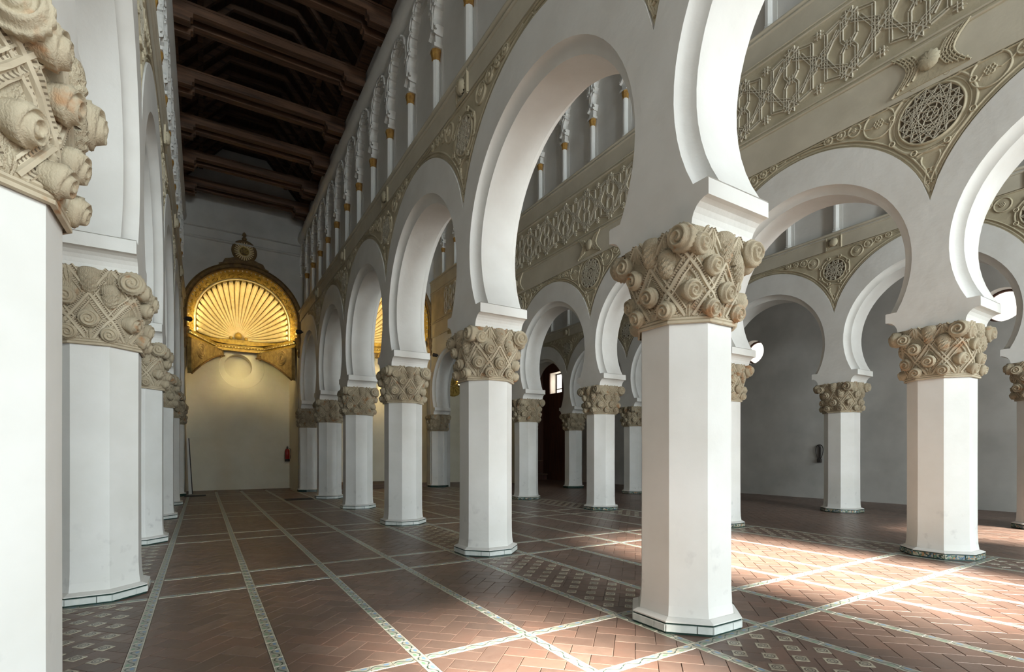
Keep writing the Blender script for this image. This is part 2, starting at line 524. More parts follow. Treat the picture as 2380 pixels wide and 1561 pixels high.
def is_row(xa, xb):
    return any(abs(xa - a) < 1e-6 and abs(xb - b) < 1e-6 for a, b in rows_x)
panels = []      # (x0,x1,y0,y1,kind)
xe = [X_LEFT] + XS + [X_RIGHT]
ye = [Y_FRONT] + YS + [25.4]
for i in range(len(xe) - 1):
    a = xe[i] + (SW if i else 0); b = xe[i + 1] - (SW if i < len(xe) - 2 else 0)
    if i == 0 or i == len(xe) - 2:
        panels.append((a, b, Y_FRONT, 25.4, 'field')); continue
    for j in range(len(ye) - 1):
        c = ye[j] + (SW if j else 0); d = ye[j + 1] - (SW if j < len(ye) - 2 else 0)
        panels.append((a, b, c, d, 'row' if is_row(xe[i], xe[i + 1]) else 'field'))

TW = 0.15
tiles = []        # (depth, poly, tint, z)
S2 = math.sqrt(0.5)
def rot45(p, q): return ((p - q) * S2, (p + q) * S2)
def in_view(x, y, margin=0):
    u, v, Z = pixel(x, y, 0)
    return Z > 0.3 and -margin < u < W + margin and v < H + margin
for (a, b, c, d, kind) in panels:
    cs = [((x + y) * S2 / TW, (y - x) * S2 / TW) for x in (a, b) for y in (c, d)]
    p0, p1 = int(min(q[0] for q in cs)) - 2, int(max(q[0] for q in cs)) + 3
    q0, q1 = int(min(q[1] for q in cs)) - 2, int(max(q[1] for q in cs)) + 3
    big = (b - a) * (d - c) > 30
    for p in range(p0, p1):
        for q in range(q0, q1):
            m4 = (p - q) % 4
            if m4 == 0: w, h = 2, 1
            elif m4 == 3: w, h = 1, 2
            else: continue
            g = 0.0020
            r = [(p * TW + g, q * TW + g), ((p + w) * TW - g, q * TW + g), ((p + w) * TW - g, (q + h) * TW - g), (p * TW + g, (q + h) * TW - g)]
            r = [rot45(*t) for t in r]
            cx = sum(t[0] for t in r) / 4; cy = sum(t[1] for t in r) / 4
            if cx < a - 0.3 or cx > b + 0.3 or cy < c - 0.3 or cy > d + 0.3: continue
            if not in_view(cx, cy, 500): continue
            poly = clip_rect(r, a, b, c, d)
            if len(poly) < 3 or area(poly) < 0.0006: continue
            u, v, Z = pixel(cx, cy, 0)
            tiles.append([Z, poly, random.random(), random.uniform(-0.0012, 0.0), kind, (cx, cy)])
# small figured tiles set into the rows between the pillars
olam = []
for (a, b, c, d, kind) in panels:
    if kind != 'row' or d - c < 1.2: continue
    n = int(4 / 0.19)
    mx, my = (a + b) / 2, (c + d) / 2
    for i in range(-14, 15):
        for j in range(-14, 15):
            cx = mx + (i + j) * 0.138; cy = my + (i - j) * 0.138
            if cx < a + 0.03 or cx > b - 0.03 or cy < c + 0.03 or cy > d - 0.03 or not in_view(cx, cy, 100): continue
            s = 0.066
            poly = clip_rect([(cx - s, cy), (cx, cy - s), (cx + s, cy), (cx, cy + s)], a, b, c, d)
            if len(poly) >= 3 and area(poly) > 0.001:
                olam.append((pixel(cx, cy, 0)[2], poly, (cx, cy), s))
# strip tiles
strips = []
TL = 0.165
def add_strip(axis, pos, lo, hi):
    n = max(1, round((hi - lo) / TL))
    T = (hi - lo) / n
    for i in range(n):
        s0 = lo + i * T + 0.0015; s1 = lo + (i + 1) * T - 0.0015
        w = SW - 0.003
        P = [(s0, pos - w), (s1, pos - w), (s1, pos + w), (s0, pos + w)]
        if axis == 'y': P = [(q[1], q[0]) for q in P]
        cx = sum(q[0] for q in P) / 4; cy = sum(q[1] for q in P) / 4
        if not in_view(cx, cy, 60): continue
        strips.append((pixel(cx, cy, 0)[2], P))
for x in XS: add_strip('y', x, Y_FRONT, 22.5)
for y in YS:
    for i in range(len(XS) - 1):
        add_strip('x', y, XS[i] + SW, XS[i + 1] - SW)

def slab(mb, poly, z, tint=0.5, uvs=None, depth=0.011, c=None):
    n = len(poly)
    # keep counter-clockwise
    sgn = sum(poly[i - 1][0] * poly[i][1] - poly[i][0] * poly[i - 1][1] for i in range(n))
    idx = list(range(n)) if sgn > 0 else list(range(n - 1, -1, -1))
    P = [poly[i] for i in idx]
    U = [uvs[i] for i in idx] if uvs else None
    mx = sum(p[0] for p in P) / n; my = sum(p[1] for p in P) / n
    ins = [(p[0] + (mx - p[0]) * 0.02, p[1] + (my - p[1]) * 0.02) for p in P]
    v = [(p[0], p[1], z) for p in ins] + [(p[0], p[1], z - 0.0025) for p in P] + [(p[0], p[1], z - depth) for p in P]
    f = [tuple(range(n))]
    f += [(i, n + i, n + (i + 1) % n, (i + 1) % n) for i in range(n)]
    f += [(n + i, 2 * n + i, 2 * n + (i + 1) % n, n + (i + 1) % n) for i in range(n)]
    uv = None
    if U: uv = [[U[i] for i in range(n)]] + [[U[0]] * 4] * (2 * n)
    mb.add(v, f, uv, False, tint)

def near_first(lst, key):
    vis = [t for t in lst if in_view(*key(t), 10)]
    rest = [t for t in lst if not in_view(*key(t), 10)]
    vis.sort(key=lambda t: t[0])
    return vis[:300], vis[300:] + rest
cen = lambda P: (sum(p[0] for p in P) / len(P), sum(p[1] for p in P) / len(P))
nearT, farT = near_first(tiles, lambda t: t[5])
rel = lambda poly, c: [(p[0] - c[0], p[1] - c[1]) for p in poly]
for t in nearT:
    mb = MB(); c = cen(t[1])
    slab(mb, rel(t[1], c), 0.0, t[2])
    mb.build('paver', M['terracotta'], floor, (c[0], c[1], t[3]))
mb = MB()
for t in farT: slab(mb, t[1], t[3], t[2])
tag(mb.build('paver_field', M['terracotta'], floor), kind='stuff')
UV4 = [(0, 0), (1, 0), (1, 1), (0, 1)]
nearS, farS = near_first(strips, lambda t: cen(t[1]))
shared = {}
for t in nearS:
    c = cen(t[1]); R = rel(t[1], c)
    k = tuple(round(q, 4) for p in R for q in p)
    if k not in shared:
        mb = MB(); slab(mb, R, 0.0, 0.5, UV4); shared[k] = mb.mesh('strip_tile', M['border'])
    place('strip_tile', shared[k], floor, (c[0], c[1], 0.001))
mb = MB()
for t in farS: slab(mb, t[1], 0.001, 0.5, UV4)
tag(mb.build('strip_tile_field', M['border'], floor), kind='stuff')
def ol_uv(poly, c, s):
    out = []
    for p in poly:
        dx, dy = (p[0] - c[0]) / s, (p[1] - c[1]) / s
        out.append((0.5 + (dx + dy) / 2, 0.5 + (dy - dx) / 2))
    return out
nearO, farO = near_first(olam, lambda t: t[2])
shared = {}
for t in nearO:
    R = rel(t[1], t[2]); k = tuple(round(q, 4) for p in R for q in p)
    if k not in shared:
        mb = MB(); slab(mb, R, 0.0, 0.5, ol_uv(R, (0, 0), t[3])); shared[k] = mb.mesh('figured_tile', M['olambrilla'])
    place('figured_tile', shared[k], floor, (t[2][0], t[2][1], 0.0025))
mb = MB()
for t in farO: slab(mb, t[1], 0.0025, 0.5, ol_uv(t[1], t[2], t[3]))
if farO: tag(mb.build('figured_tile_field', M['olambrilla'], floor), kind='stuff')

# ------------------------------------------------------------------ pillars
def octo(R, z): return [(R * math.cos(PI / 8 + k * PI / 4), R * math.sin(PI / 8 + k * PI / 4), z) for k in range(8)]
RS, RP = 0.381, 0.462
mb = MB()
rows = [octo(RS + 0.018, 0.115), octo(RS + 0.006, 0.20), octo(RS, 0.34), octo(RS - 0.002, 1.3), octo(RS, Z_CAPB + 0.02)]
mb.grid(rows, False, True, False, True)
ME_SHAFT = mb.mesh('shaft', M['shaft'])
def plinth_meshes(core_mat, tile_mat, top_mat):
    core = MB().grid([octo(RP - 0.006, 0.0), octo(RP - 0.006, 0.088)], False, True, False, True).mesh('plinth_core', core_mat)
    top = MB().grid([octo(RP, 0.088), octo(RP, 0.098), octo(RP - 0.05, 0.118), octo(RS - 0.02, 0.122)], False, True).mesh('plinth_top', top_mat)
    a = RP * math.cos(PI / 8); L = 2 * RP * math.sin(PI / 8)
    big = MB(); small = MB()
    for m_, y0, y1 in ((big, -L / 2 + 0.003, L * 0.16), (small, L * 0.16 + 0.004, L / 2 - 0.003)):
        m_.add([(a - 0.004, y0, 0.016), (a - 0.004, y1, 0.016), (a - 0.004, y1, 0.074), (a - 0.004, y0, 0.074),
                (a + 0.004, y0 + 0.003, 0.019), (a + 0.004, y1 - 0.003, 0.019), (a + 0.004, y1 - 0.003, 0.071), (a + 0.004, y0 + 0.003, 0.071)],
               [(4, 5, 6, 7), (0, 1, 5, 4), (1, 2, 6, 5), (2, 3, 7, 6), (3, 0, 4, 7)])
    return core, top, big.mesh('tile', tile_mat), small.mesh('tile', tile_mat)
PL_WHITE = plinth_meshes(M['greenglaze'], M['whitetile'], M['plaster'])
PL_MOSA = plinth_meshes(M['greenglaze'], M['mosaic'], M['plaster'])

# --- carved capital, local origin on the pillar axis at floor level
def cap_r(phi, t):
    po = ((phi + PI / 8) % (PI / 4)) - PI / 8
    ps = ((phi + PI / 4) % (PI / 2)) - PI / 4
    ro = 0.362 / math.cos(po)
    rs = 0.392 / math.cos(ps)
    rs = min(rs, 0.50)
    k = max(0.0, min(1.0, (t - 0.05) / 0.95)) ** 1.25
    return ro * (1 - k) + rs * k + 0.012 * math.sin(PI * min(1, t)) - 0.004
def cap_p(phi, t, off=0.0):
    r = cap_r(phi, t) + off
    return Vector((r * math.cos(phi), r * math.sin(phi), Z_CAPB + t * (Z_CAPT - Z_CAPB)))
def cap_n(phi, t):
    e = 0.02
    a = cap_p(phi + e, t) - cap_p(phi - e, t)
    b = cap_p(phi, min(1, t + e)) - cap_p(phi, max(0, t - e))
    return a.cross(b).normalized()
body = MB()
rows = [[tuple(cap_p(2 * PI * j / 64, t)) for j in range(64)] for t in [0, 0.06, 0.14, 0.25, 0.38, 0.5, 0.62, 0.74, 0.86, 0.95, 1.0]]
body.grid(rows, True, True, False, True)
ME_BODY = body.mesh('bell', M['capital'])
ast = MB()
prof = [(0.366, 0.0), (0.385, 0.004), (0.385, 0.022), (0.374, 0.026), (0.384, 0.034), (0.384, 0.046), (0.37, 0.052), (0.378, 0.060), (0.376, 0.072), (0.36, 0.076)]
ast.grid([[(r / math.cos(PI / 8) * math.cos(PI / 8 + k * PI / 4), r / math.cos(PI / 8) * math.sin(PI / 8 + k * PI / 4), Z_CAPB - 0.015 + z) for k in range(8)] for r, z in prof], False, True)
ME_AST = ast.mesh('astragal', M['strap'])
STRAP_PROF = [(-0.048, -0.012), (-0.046, 0.014), (-0.036, 0.020), (-0.026, 0.006), (-0.014, 0.008), (-0.009, 0.026), (0.009, 0.026), (0.014, 0.008), (0.026, 0.006), (0.036, 0.020), (0.046, 0.014), (0.048, -0.012)]
def strap_mesh(phi0, sgn):
    path = []; nr = []
    N = 16
    for i in range(N + 1):
        t = 0.07 + 0.92 * i / N
        ph = phi0 + sgn * math.radians(67.5) * t
        path.append(cap_p(ph, t)); nr.append(cap_n(ph, t))
    return MB().sweep(path, STRAP_PROF, nr, smooth=False, uvs=True).mesh('strap_band', M['strap'])
ME_STRAPS = [(strap_mesh(k * PI / 4, s), 0) for s in (1, -1) for k in range(2)]
def volute_mesh(r=0.074, d=0.072, turns=2.3):
    """a rolled scroll: spiral relief on its outer face (+x), fluted rim"""
    mb = MB()
    NR, NA = 12, 36
    rows = []
    for i in range(NR + 1):
        q = i / NR
        ring = []
        for j in range(NA):
            a = 2 * PI * j / NA
            spiral = 0.5 + 0.5 * math.cos(2 * PI * q * turns - a)
            hgt = d - 0.020 * q ** 3 + 0.026 * (spiral ** 1.3) * (0.3 + 0.7 * min(1, q * 3)) * (1 if q < 0.97 else 0.2)
            if i == 0: hgt = d + 0.012
            ring.append((hgt, r * q * math.cos(a), r * q * math.sin(a)))
        rows.append(ring)
    for q, xx in ((1.06, d * 0.72), (1.0, d * 0.35), (0.8, -0.03)):
        rows.append([(xx, r * (q + (0.07 if j % 2 else -0.03)) * math.cos(2 * PI * j / NA), r * (q + (0.07 if j % 2 else -0.03)) * math.sin(2 * PI * j / NA)) for j in range(NA)])
    mb.grid(rows, True, True)
    return mb.mesh('volute', M['volute'])
ME_VOL = volute_mesh()
def cone_mesh():
    mb = MB(); NA, NR = 20, 14
    rows = []
    for i in range(NR + 1):
        q = i / NR
        a0 = PI * q
        ring = []
        for j in range(NA):
            b = 2 * PI * j / NA
            bumpy = 1 + 0.20 * ((i + (j % 4 < 2)) % 2)
            rr = 0.056 * math.sin(a0) ** 0.8 * bumpy
            ring.append((rr * math.cos(b) * 0.9 + 0.03, rr * math.sin(b), -0.095 * math.cos(a0)))
        rows.append(ring)
    mb.grid(rows, False, True)
    # leaf sheath over the top of the cone
    sh = []
    for i in range(7):
        q = i / 6
        ring = []
        for j in range(9):
            b = -PI * 0.62 + PI * 1.24 * j / 8
            rr = 0.075 * math.sin(0.35 + 1.5 * q) * (1 + 0.06 * (j % 2))
            ring.append((rr * math.cos(b) * 0.75 + 0.02, rr * math.sin(b), 0.12 - 0.10 * q * q))
        sh.append(ring)
    mb.grid(sh, True, False)
    return mb.mesh('pine_cone', M['capital'])
ME_CONE = cone_mesh()
def leaf_mesh():
    mb = MB()
    rows = []
    for i in range(9):
        q = i / 8
        w = 0.052 * math.sin(PI * min(1, 0.12 + q * 0.88)) ** 0.7
        rows.append([(0.012 + 0.030 * math.sin(PI * q) * (1 - (j / 3 - 1) ** 2) + 0.012 * (j % 2), w * (j / 3 - 1) * (1.12 if j % 2 == 0 else 1), -0.10 + 0.20 * q) for j in range(7)])
    mb.grid(rows, False)
    return mb.mesh('palmette', M['capital'])
ME_LEAF = leaf_mesh()

CAP_ITEMS = []     # (name, mesh, matrix)
def frame_at(phi, t, off, yaw=0.0, pitch=0.0, scale=1.0, roll=0.0):
    p = cap_p(phi, t, off)
    return Matrix.Translation(p) @ Matrix.Rotation(phi + yaw, 4, 'Z') @ Matrix.Rotation(pitch, 4, 'Y') @ Matrix.Rotation(roll, 4, 'X') @ Matrix.Scale(scale, 4)
for i in range(8):
    dg = (i % 2 == 1)          # diagonal corners of the square abacus
    ph = i * PI / 4
    CAP_ITEMS.append(('volute', ME_VOL, frame_at(ph, 0.34, 0.0, 0.55 if dg else 0.0, 0.25, 1.04, i)))
    if dg:
        CAP_ITEMS.append(('volute', ME_VOL, frame_at(ph - 0.05, 0.86, 0.01, -0.75, 0.05, 1.38, i * 0.7)))
        CAP_ITEMS.append(('volute', ME_VOL, frame_at(ph + 0.10, 0.80, 0.0, 0.75, 0.05, 1.06, i * 0.7)))
    else:
        CAP_ITEMS.append(('pine_cone', ME_CONE, frame_at(ph, 0.82, -0.025, 0, 0.1, 1.15)))
    ph2 = ph + PI / 8
    CAP_ITEMS.append(('volute', ME_VOL, frame_at(ph2, 0.145, 0.0, 0.35 * (1 if i % 2 else -1), 0.3, 0.92, i * 1.3)))
    if i % 2 == 0:
        CAP_ITEMS.append(('pine_cone', ME_CONE, frame_at(ph2, 0.63, -0.03, 0, 0.05, 1.05)))
    else:
        CAP_ITEMS.append(('volute', ME_VOL, frame_at(ph2, 0.60, 0.0, 0.3, 0.2, 1.0, i)))
    CAP_ITEMS.append(('palmette', ME_LEAF, frame_at(ph2, 0.90, -0.01, 0, 0.15, 0.85)))
    CAP_ITEMS.append(('palmette', ME_LEAF, frame_at(ph + 0.0, 0.13, -0.005, 0, 0.05, 0.62)))
STRAP_ITEMS = []
for s in range(2):
    for k in range(8):
        STRAP_ITEMS.append((ME_STRAPS[s * 2 + (k % 2)][0], (k // 2) * PI / 2))
# a joined capital for pillars too far away to show the pieces
def joined_capital():
    vs, fs, sm = [], [], []
    def take(me, mw):
        o = len(vs)
        vs.extend([tuple(mw @ v.co) for v in me.vertices])
        for p in me.polygons:
            fs.append([o + i for i in p.vertices]); sm.append(p.use_smooth)
    take(ME_BODY, Matrix.Identity(4)); take(ME_AST, Matrix.Identity(4))
    for n, me, mw in CAP_ITEMS:
        if n != 'palmette': take(me, mw)
    for me, a in STRAP_ITEMS: take(me, Matrix.Rotation(a, 4, 'Z'))
    me = bpy.data.meshes.new('capital'); me.from_pydata(vs, [], fs)
    me.polygons.foreach_set('use_smooth', sm)
    me.materials.append(M['capital'])
    return me
ME_CAPFAR = joined_capital()

def pillar(x, y, label, plinth, detail, turn):
    t = empty('octagonal_pillar', (x, y, 0))
    tag(t, label, 'pillar', 'octagonal pillars of the arcades')
    place('shaft', ME_SHAFT, t)
    pc = place('plinth', plinth[0], t)
    place('plinth_top', plinth[1], pc)
    near = detail >= 1
    if near:
        for k in range(8):
            place('tile', plinth[2], pc, rotz=k * PI / 4); place('tile', plinth[3], pc, rotz=k * PI / 4)
    if detail >= 2:
        c = place('capital', ME_BODY, t, rotz=turn)
        c['label'] = 'tan carved stucco capital with pine cones, scrolls and crossing straps'
        place('astragal', ME_AST, c)
        for n, me, mw in CAP_ITEMS:
            o = place(n, me, c); o.matrix_local = mw
        for me, a in STRAP_ITEMS: place('strap_band', me, c, rotz=a)
    else:
        place('capital', ME_CAPFAR, t, rotz=turn)
    return t
ORD = ['nearest', 'second', 'third', 'fourth', 'fifth', 'sixth']
ROWS = [('L', XL, 'in the row at the left edge', PL_WHITE), ('R1', XR1, 'in the row right of the open nave', PL_WHITE),
        ('R2', XR2, 'in the second row to the right, beyond the wide nave', PL_MOSA), ('R3', XR3, 'in the farthest row, before the right-hand wall', PL_MOSA)]
for n, x, txt, pl in ROWS:
    for k in KS:
        if k == -1:
            lab = 'white octagonal pillar behind the viewer ' + txt
        else:
            lab = 'white octagonal pillar with carved tan capital, ' + ORD[k] + ' from the viewer ' + txt
        d = math.hypot(x, YK(k))
        det = 2 if (d < 12.5 and k >= 0) else (1 if d < 20 and k >= 0 else 0)
        turn = random.choice([0, 1, 2, 3]) * PI / 2
        pillar(x, YK(k), lab, pl, det, turn)

# ------------------------------------------------------------------ arcade walls
NARC = 44
def arcade(name, xc, front, zcent, ztop, label):
    """front: -1 when the decorated face looks to -x, +1 when it looks to +x"""
    mb = MB()
    upper = 0.16
    for k in KS[:-1]:
        ya, yb = YK(k), YK(k + 1)
        c = (ya + yb) / 2
        def imp(y, s):
            pts = []
            for i in range(7):
                a = PI / 2 * i / 6
                pts.append((y + s * (0.38 + 0.15 * (1 - math.cos(a))), Z_CAPT + (Z_FIL0 - Z_CAPT) * math.sin(a)))
            pts += [(y + s * 0.53, Z_FIL0), (y + s * 0.53, Z_FIL1 - 0.01), (y + s * 0.515, Z_FIL1)]
            return pts
        a1 = math.asin((ARC_Z - Z_FIL1) / ARC_R); a2 = math.asin((ARC_Z - Z_FIL1) / ARC_R2)
        def arc(r, a):
            return [(c - r * math.cos(-a + (PI + 2 * a) * i / NARC), ARC_Z + r * math.sin(-a + (PI + 2 * a) * i / NARC)) for i in range(NARC + 1)]
        A1, A2 = arc(ARC_R, a1), arc(ARC_R2, a2)
        left, right = imp(ya, 1), imp(yb, -1)[::-1]
        ext = [(c + EXT_HALF * (1 - 2 * i / 40), extrados(EXT_HALF * (1 - 2 * i / 40))) for i in range(41)]
        outline = [(ya, Z_CAPT)] + left + A1 + right + [(yb, Z_CAPT)] + ext
        for sx in (-1, 1):
            X = xc + sx * HALF
            mb.ngon([(X, p[0], p[1]) for p in outline])
            # cavetto between face and soffit
            rows = []
            for s in range(6):
                a = PI / 2 * s / 5
                fx = HALF - 0.12 * math.sin(a); fr = 1 - math.cos(a)
                rows.append([(xc + sx * fx, A1[i][0] * (1 - fr) + A2[i][0] * fr, A1[i][1] * (1 - fr) + A2[i][1] * fr) for i in range(NARC + 1)])
            mb.grid(rows, True)
            # raised edge of the arch band over the spandrel
            mb.strip([(X, p[0], p[1]) for p in ext], [(X - sx * 0.04, p[0], p[1]) for p in ext])
            # ledge where the cavetto stops on the impost
            for P, Q in ((A1[0], A2[0]), (A1[-1], A2[-1])):
                pass
        mb.strip([(xc - HALF + 0.12, p[0], p[1]) for p in A2], [(xc + HALF - 0.12, p[0], p[1]) for p in A2], True)
        for chain in ([(ya, Z_CAPT)] + left + [A2[0]], [A2[-1]] + right + [(yb, Z_CAPT)]):
            mb.strip([(xc - HALF, p[0], p[1]) for p in chain], [(xc + HALF, p[0], p[1]) for p in chain])
    y0, y1 = YK(KS[0]), YK(KS[-1])
    # wall body behind the spandrels, then the storeys above
    zc = Z_SP + 0.4 if not zcent else 8.9
    for k in KS[:-1]:
        c = (YK(k) + YK(k + 1)) / 2
        pts = [(YK(k), extrados(EXT_HALF))] + [(c + EXT_HALF * (-1 + 2 * i / 40), extrados(EXT_HALF * (-1 + 2 * i / 40))) for i in range(41)] + [(YK(k + 1), Z_SP + 0.05), (YK(k), Z_SP + 0.05)]
        for sx in (-1, 1):
            mb.ngon([(xc + sx * (HALF - 0.036), p[0], p[1]) for p in pts])
    mb.box(xc - HALF, xc + HALF, y0 - 0.37, y1 + 0.0, Z_SP + 0.0, zc)
    mb.box(xc - HALF + upper, xc + HALF - upper, y0 - 0.37, y1, zc, ztop)
    mb.box(xc - HALF, xc + HALF, y0 - 0.37, y0, Z_CAPT, Z_SP)
    o = mb.build(name, M['plaster'])
    struct(o, label)
    return o, zc
EXT_HALF = DY / 2
WALLS = {}
for n, xc, fr, cent, zt, nm, lab in (
        ('L', XL, 1, False, 10.5, 'wall_arcade_left', 'white horseshoe arcade wall along the left of the nave'),
        ('R1', XR1, -1, False, 12.4, 'wall_arcade_near_right', 'white horseshoe arcade wall right of the open nave'),
        ('R2', XR2, -1, True, 12.4, 'wall_arcade_middle_right', 'horseshoe arcade wall with carved frieze beyond the wide nave'),
        ('R3', XR3, -1, False, 10.5, 'wall_arcade_far_right', 'farthest white horseshoe arcade wall')):
    WALLS[n] = (*arcade(nm, xc, fr, cent, zt, lab), xc, fr)

# ---- relief ornament.  local frame: X along the wall, Z up, -Y out of the wall
OUT = Vector((0, -1, 0))
def on_wall(name, me, wall, X, z, deep=0.0):
    """X: world y of the local origin; deep: distance behind the face"""
    o, zc, xc, fr = wall
    return place(name, me, o, (xc + fr * (HALF - deep), X, z), rot=(0, 0, PI / 2 if fr > 0 else -PI / 2))
def circle(cx, cz, r, n=32, y=0.0, a0=0.0):
    return [(cx + r * math.cos(a0 + 2 * PI * i / n), y, cz + r * math.sin(a0 + 2 * PI * i / n)) for i in range(n)]
ROLL = [(-0.5, -0.1), (-0.42, 0.45), (-0.15, 0.9), (0.15, 0.9), (0.42, 0.45), (0.5, -0.1)]
def roll(w, h): return [(a * w, b * h) for a, b in ROLL]

def spandrel_panel():
    mb = MB()
    pts = []
    n = 28
    for i in range(n + 1):
        d = -EXT_HALF + EXT_HALF * i / n
        pts.append((d, 0.0, extrados(d + EXT_HALF)))
    for i in range(1, n + 1):
        d = EXT_HALF * i / n
        pts.append((d, 0.0, extrados(EXT_HALF - d)))
    pts += [(EXT_HALF, 0, Z_SP + 0.03), (-EXT_HALF, 0, Z_SP + 0.03)]
    mb.ngon([(p[0], -0.004, p[2]) for p in pts])
    return mb.mesh('spandrel_panel', M['stucco'])
def spandrel_border():
    mb = MB()
    for off, w, h in ((0.035, 0.022, 0.022), (0.085, 0.03, 0.028)):
        for sg in (-1, 1):
            path = []
            for i in range(25):
                d = EXT_HALF * (1 - i / 24 * 0.985)
                r = EXT_R + off
                z = EXT_Z + math.sqrt(max(0, r * r - d * d))
                x = sg * (EXT_HALF - d)
                if z > Z_SP - 0.02: break
                path.append((x, -0.004, z))
            if len(path) > 1: mb.sweep(path, roll(w, h), OUT)
    for dz, w, h in ((-0.03, 0.03, 0.03), (0.015, 0.02, 0.02)):
        mb.sweep([(-EXT_HALF, -0.004, Z_SP + dz), (EXT_HALF, -0.004, Z_SP + dz)], roll(w, h), OUT)
    return mb.mesh('border_moulding', M['stucco'])
def medallion(r):
    mb = MB()
    mb.sweep(circle(0, 0, r * 1.36, 40, 0.0), roll(0.045, 0.032), OUT, True, True)
    mb.sweep(circle(0, 0, r * 1.20, 40, 0.0), roll(0.025, 0.02), OUT, True, True)
    mb.sweep(circle(0, 0, r * 1.04, 40, 0.0), roll(0.04, 0.04), OUT, True, True)
    for a in range(8):
        q = PI / 8 + a * PI / 4
        mb.sweep(circle(r * 1.36 * math.cos(q), r * 1.36 * math.sin(q), 0.035, 10, -0.02), roll(0.02, 0.025), OUT, True)
    return mb.mesh('medallion', M['stucco'])
def medallion_lattice(r):
    mb = MB()
    n = 16 if r > 0.3 else 12
    P = [(r * math.cos(2 * PI * i / n + 0.1), r * math.sin(2 * PI * i / n + 0.1)) for i in range(n)]
    nrm = OUT
    def line(a, b, w=0.011, h=0.03): mb.ridge((a[0], -0.006, a[1]), (b[0], -0.006, b[1]), nrm, w, h)
    for i in range(n):
        line(P[i], P[(i + (6 if n == 16 else 5)) % n])
        if n == 16: line(P[i], P[(i + 5) % n], 0.009)
        if i % 2 == 0: line(P[i], P[(i + 3) % n], 0.009)
    for q in (0.25, 0.62):
        C = circle(0, 0, r * q, 16, -0.006)
        for i in range(16): mb.ridge(C[i], C[(i + 1) % 16], nrm, 0.012, 0.028)
    for i in range(8):
        a = 2 * PI * i / 8
        line((r * 0.25 * math.cos(a), r * 0.25 * math.sin(a)), (r * 0.25 * math.cos(a + 3 * PI / 4), r * 0.25 * math.sin(a + 3 * PI / 4)), 0.008)
        line((r * 0.25 * math.cos(a), r * 0.25 * math.sin(a)), (r * 0.62 * math.cos(a + 0.3), r * 0.62 * math.sin(a + 0.3)))
    return mb.mesh('star_lattice', M['stuccolight'])
def medallion_ground(r):
    mb = MB()
    mb.ngon(circle(0, 0, r * 1.02, 40, -0.006))
    return mb.mesh('lattice_ground', M['darkstucco'])
M['darkstucco'] = simple('dark_brown_stucco', (0.15, 0.115, 0.075), (0.10, 0.075, 0.05), 6, 0.9)  # dark brown ground behind the medallion lattice
def roundel(r):
    mb = MB()
    mb.sweep(circle(0, 0, r, 28), roll(0.035, 0.034), OUT, True, True)
    # shallow dished face with a small rosette
    rows = [[(r * q * math.cos(2 * PI * j / 20), -0.006 - 0.018 * (1 - q) ** 0.5, r * q * math.sin(2 * PI * j / 20)) for j in range(20)] for q in (0.92, 0.7, 0.4, 0.18, 0.02)]
    mb.grid(rows, True, True)
    for i in range(6):
        a = i * PI / 3
        C = circle(r * 0.2 * math.cos(a), r * 0.2 * math.sin(a), r * 0.11, 8, -0.024)
        mb.sweep(C, roll(0.018, 0.014), OUT, True)
    return mb.mesh('roundel', M['stucco'])
def scroll_stem():
    """interlaced ribbon that links the roundels and runs down into the spandrel's foot"""
    mb = MB()
    for sg in (-1, 1):
        path = [(sg * (0.10 - 0.07 * i / 10 + 0.02 * math.sin(i * 1.1)), -0.004, 5.52 - 0.052 * i) for i in range(11)]
        mb.sweep(path, roll(0.026, 0.026), OUT)
        path = [(sg * (0.50 + 1.05 * i / 14), -0.004, 6.20 + 0.20 * (i / 14) ** 0.6 + 0.045 * math.sin(i * 1.4) * (1 - i / 16)) for i in range(15)]
        mb.sweep(path, roll(0.028, 0.028), OUT)
        for z, r in ((5.30, 0.035), (5.14, 0.025)):
            mb.sweep(circle(sg * 0.03, z, r, 10, -0.006), roll(0.018, 0.022), OUT, True)
    mb.sweep([(-0.16, -0.004, 5.55), (0, -0.004, 5.60), (0.16, -0.004, 5.55)], roll(0.026, 0.026), OUT)
    return mb.mesh('ribbon_scroll', M['stucco'])
def shell_boss(w, h, fancy):
    """panel above the pier with a fluted shell in a beaded field"""
    mb = MB()
    # stepped frame
    for q, t in ((1.0, 0.03), (0.84, 0.02)):
        P = [(-w * q, -0.004, -h * q), (w * q, -0.004, -h * q), (w * q, -0.004, h * q), (-w * q, -0.004, h * q)]
        for i in range(4):
            mb.ridge(P[i], P[(i + 1) % 4], OUT, 0.035 * q, t)
    # zigzag beads
    n = 9
    for sg in (-1, 1):
        for i in range(n):
            for c_ in (0.55, 0.7):
                x = sg * w * c_; z = -h * 0.75 + 1.5 * h * i / (n - 1)
                mb.ridge((x - 0.015, -0.004, z - 0.012), (x + 0.015, -0.004, z + 0.012), OUT, 0.014, 0.022)
    o = mb.mesh('boss_panel', M['stucco'])
    sh = MB()
    r = min(w, h) * 0.62
    rows = []
    for i in range(8):
        q = i / 7
        rows.append([(r * math.sin(PI * q / 2 + 0.05) * (1 + 0.10 * (j % 2)) * math.cos(2 * PI * j / 24), -0.012 - 0.075 * math.cos(PI * q / 2) - 0.028 * (j % 2) * q, r * math.sin(PI * q / 2 + 0.05) * (1 + 0.10 * (j % 2)) * math.sin(2 * PI * j / 24)) for j in range(24)])
    sh.grid(rows, True, True)
    return o, sh.mesh('shell', M['stucco'])
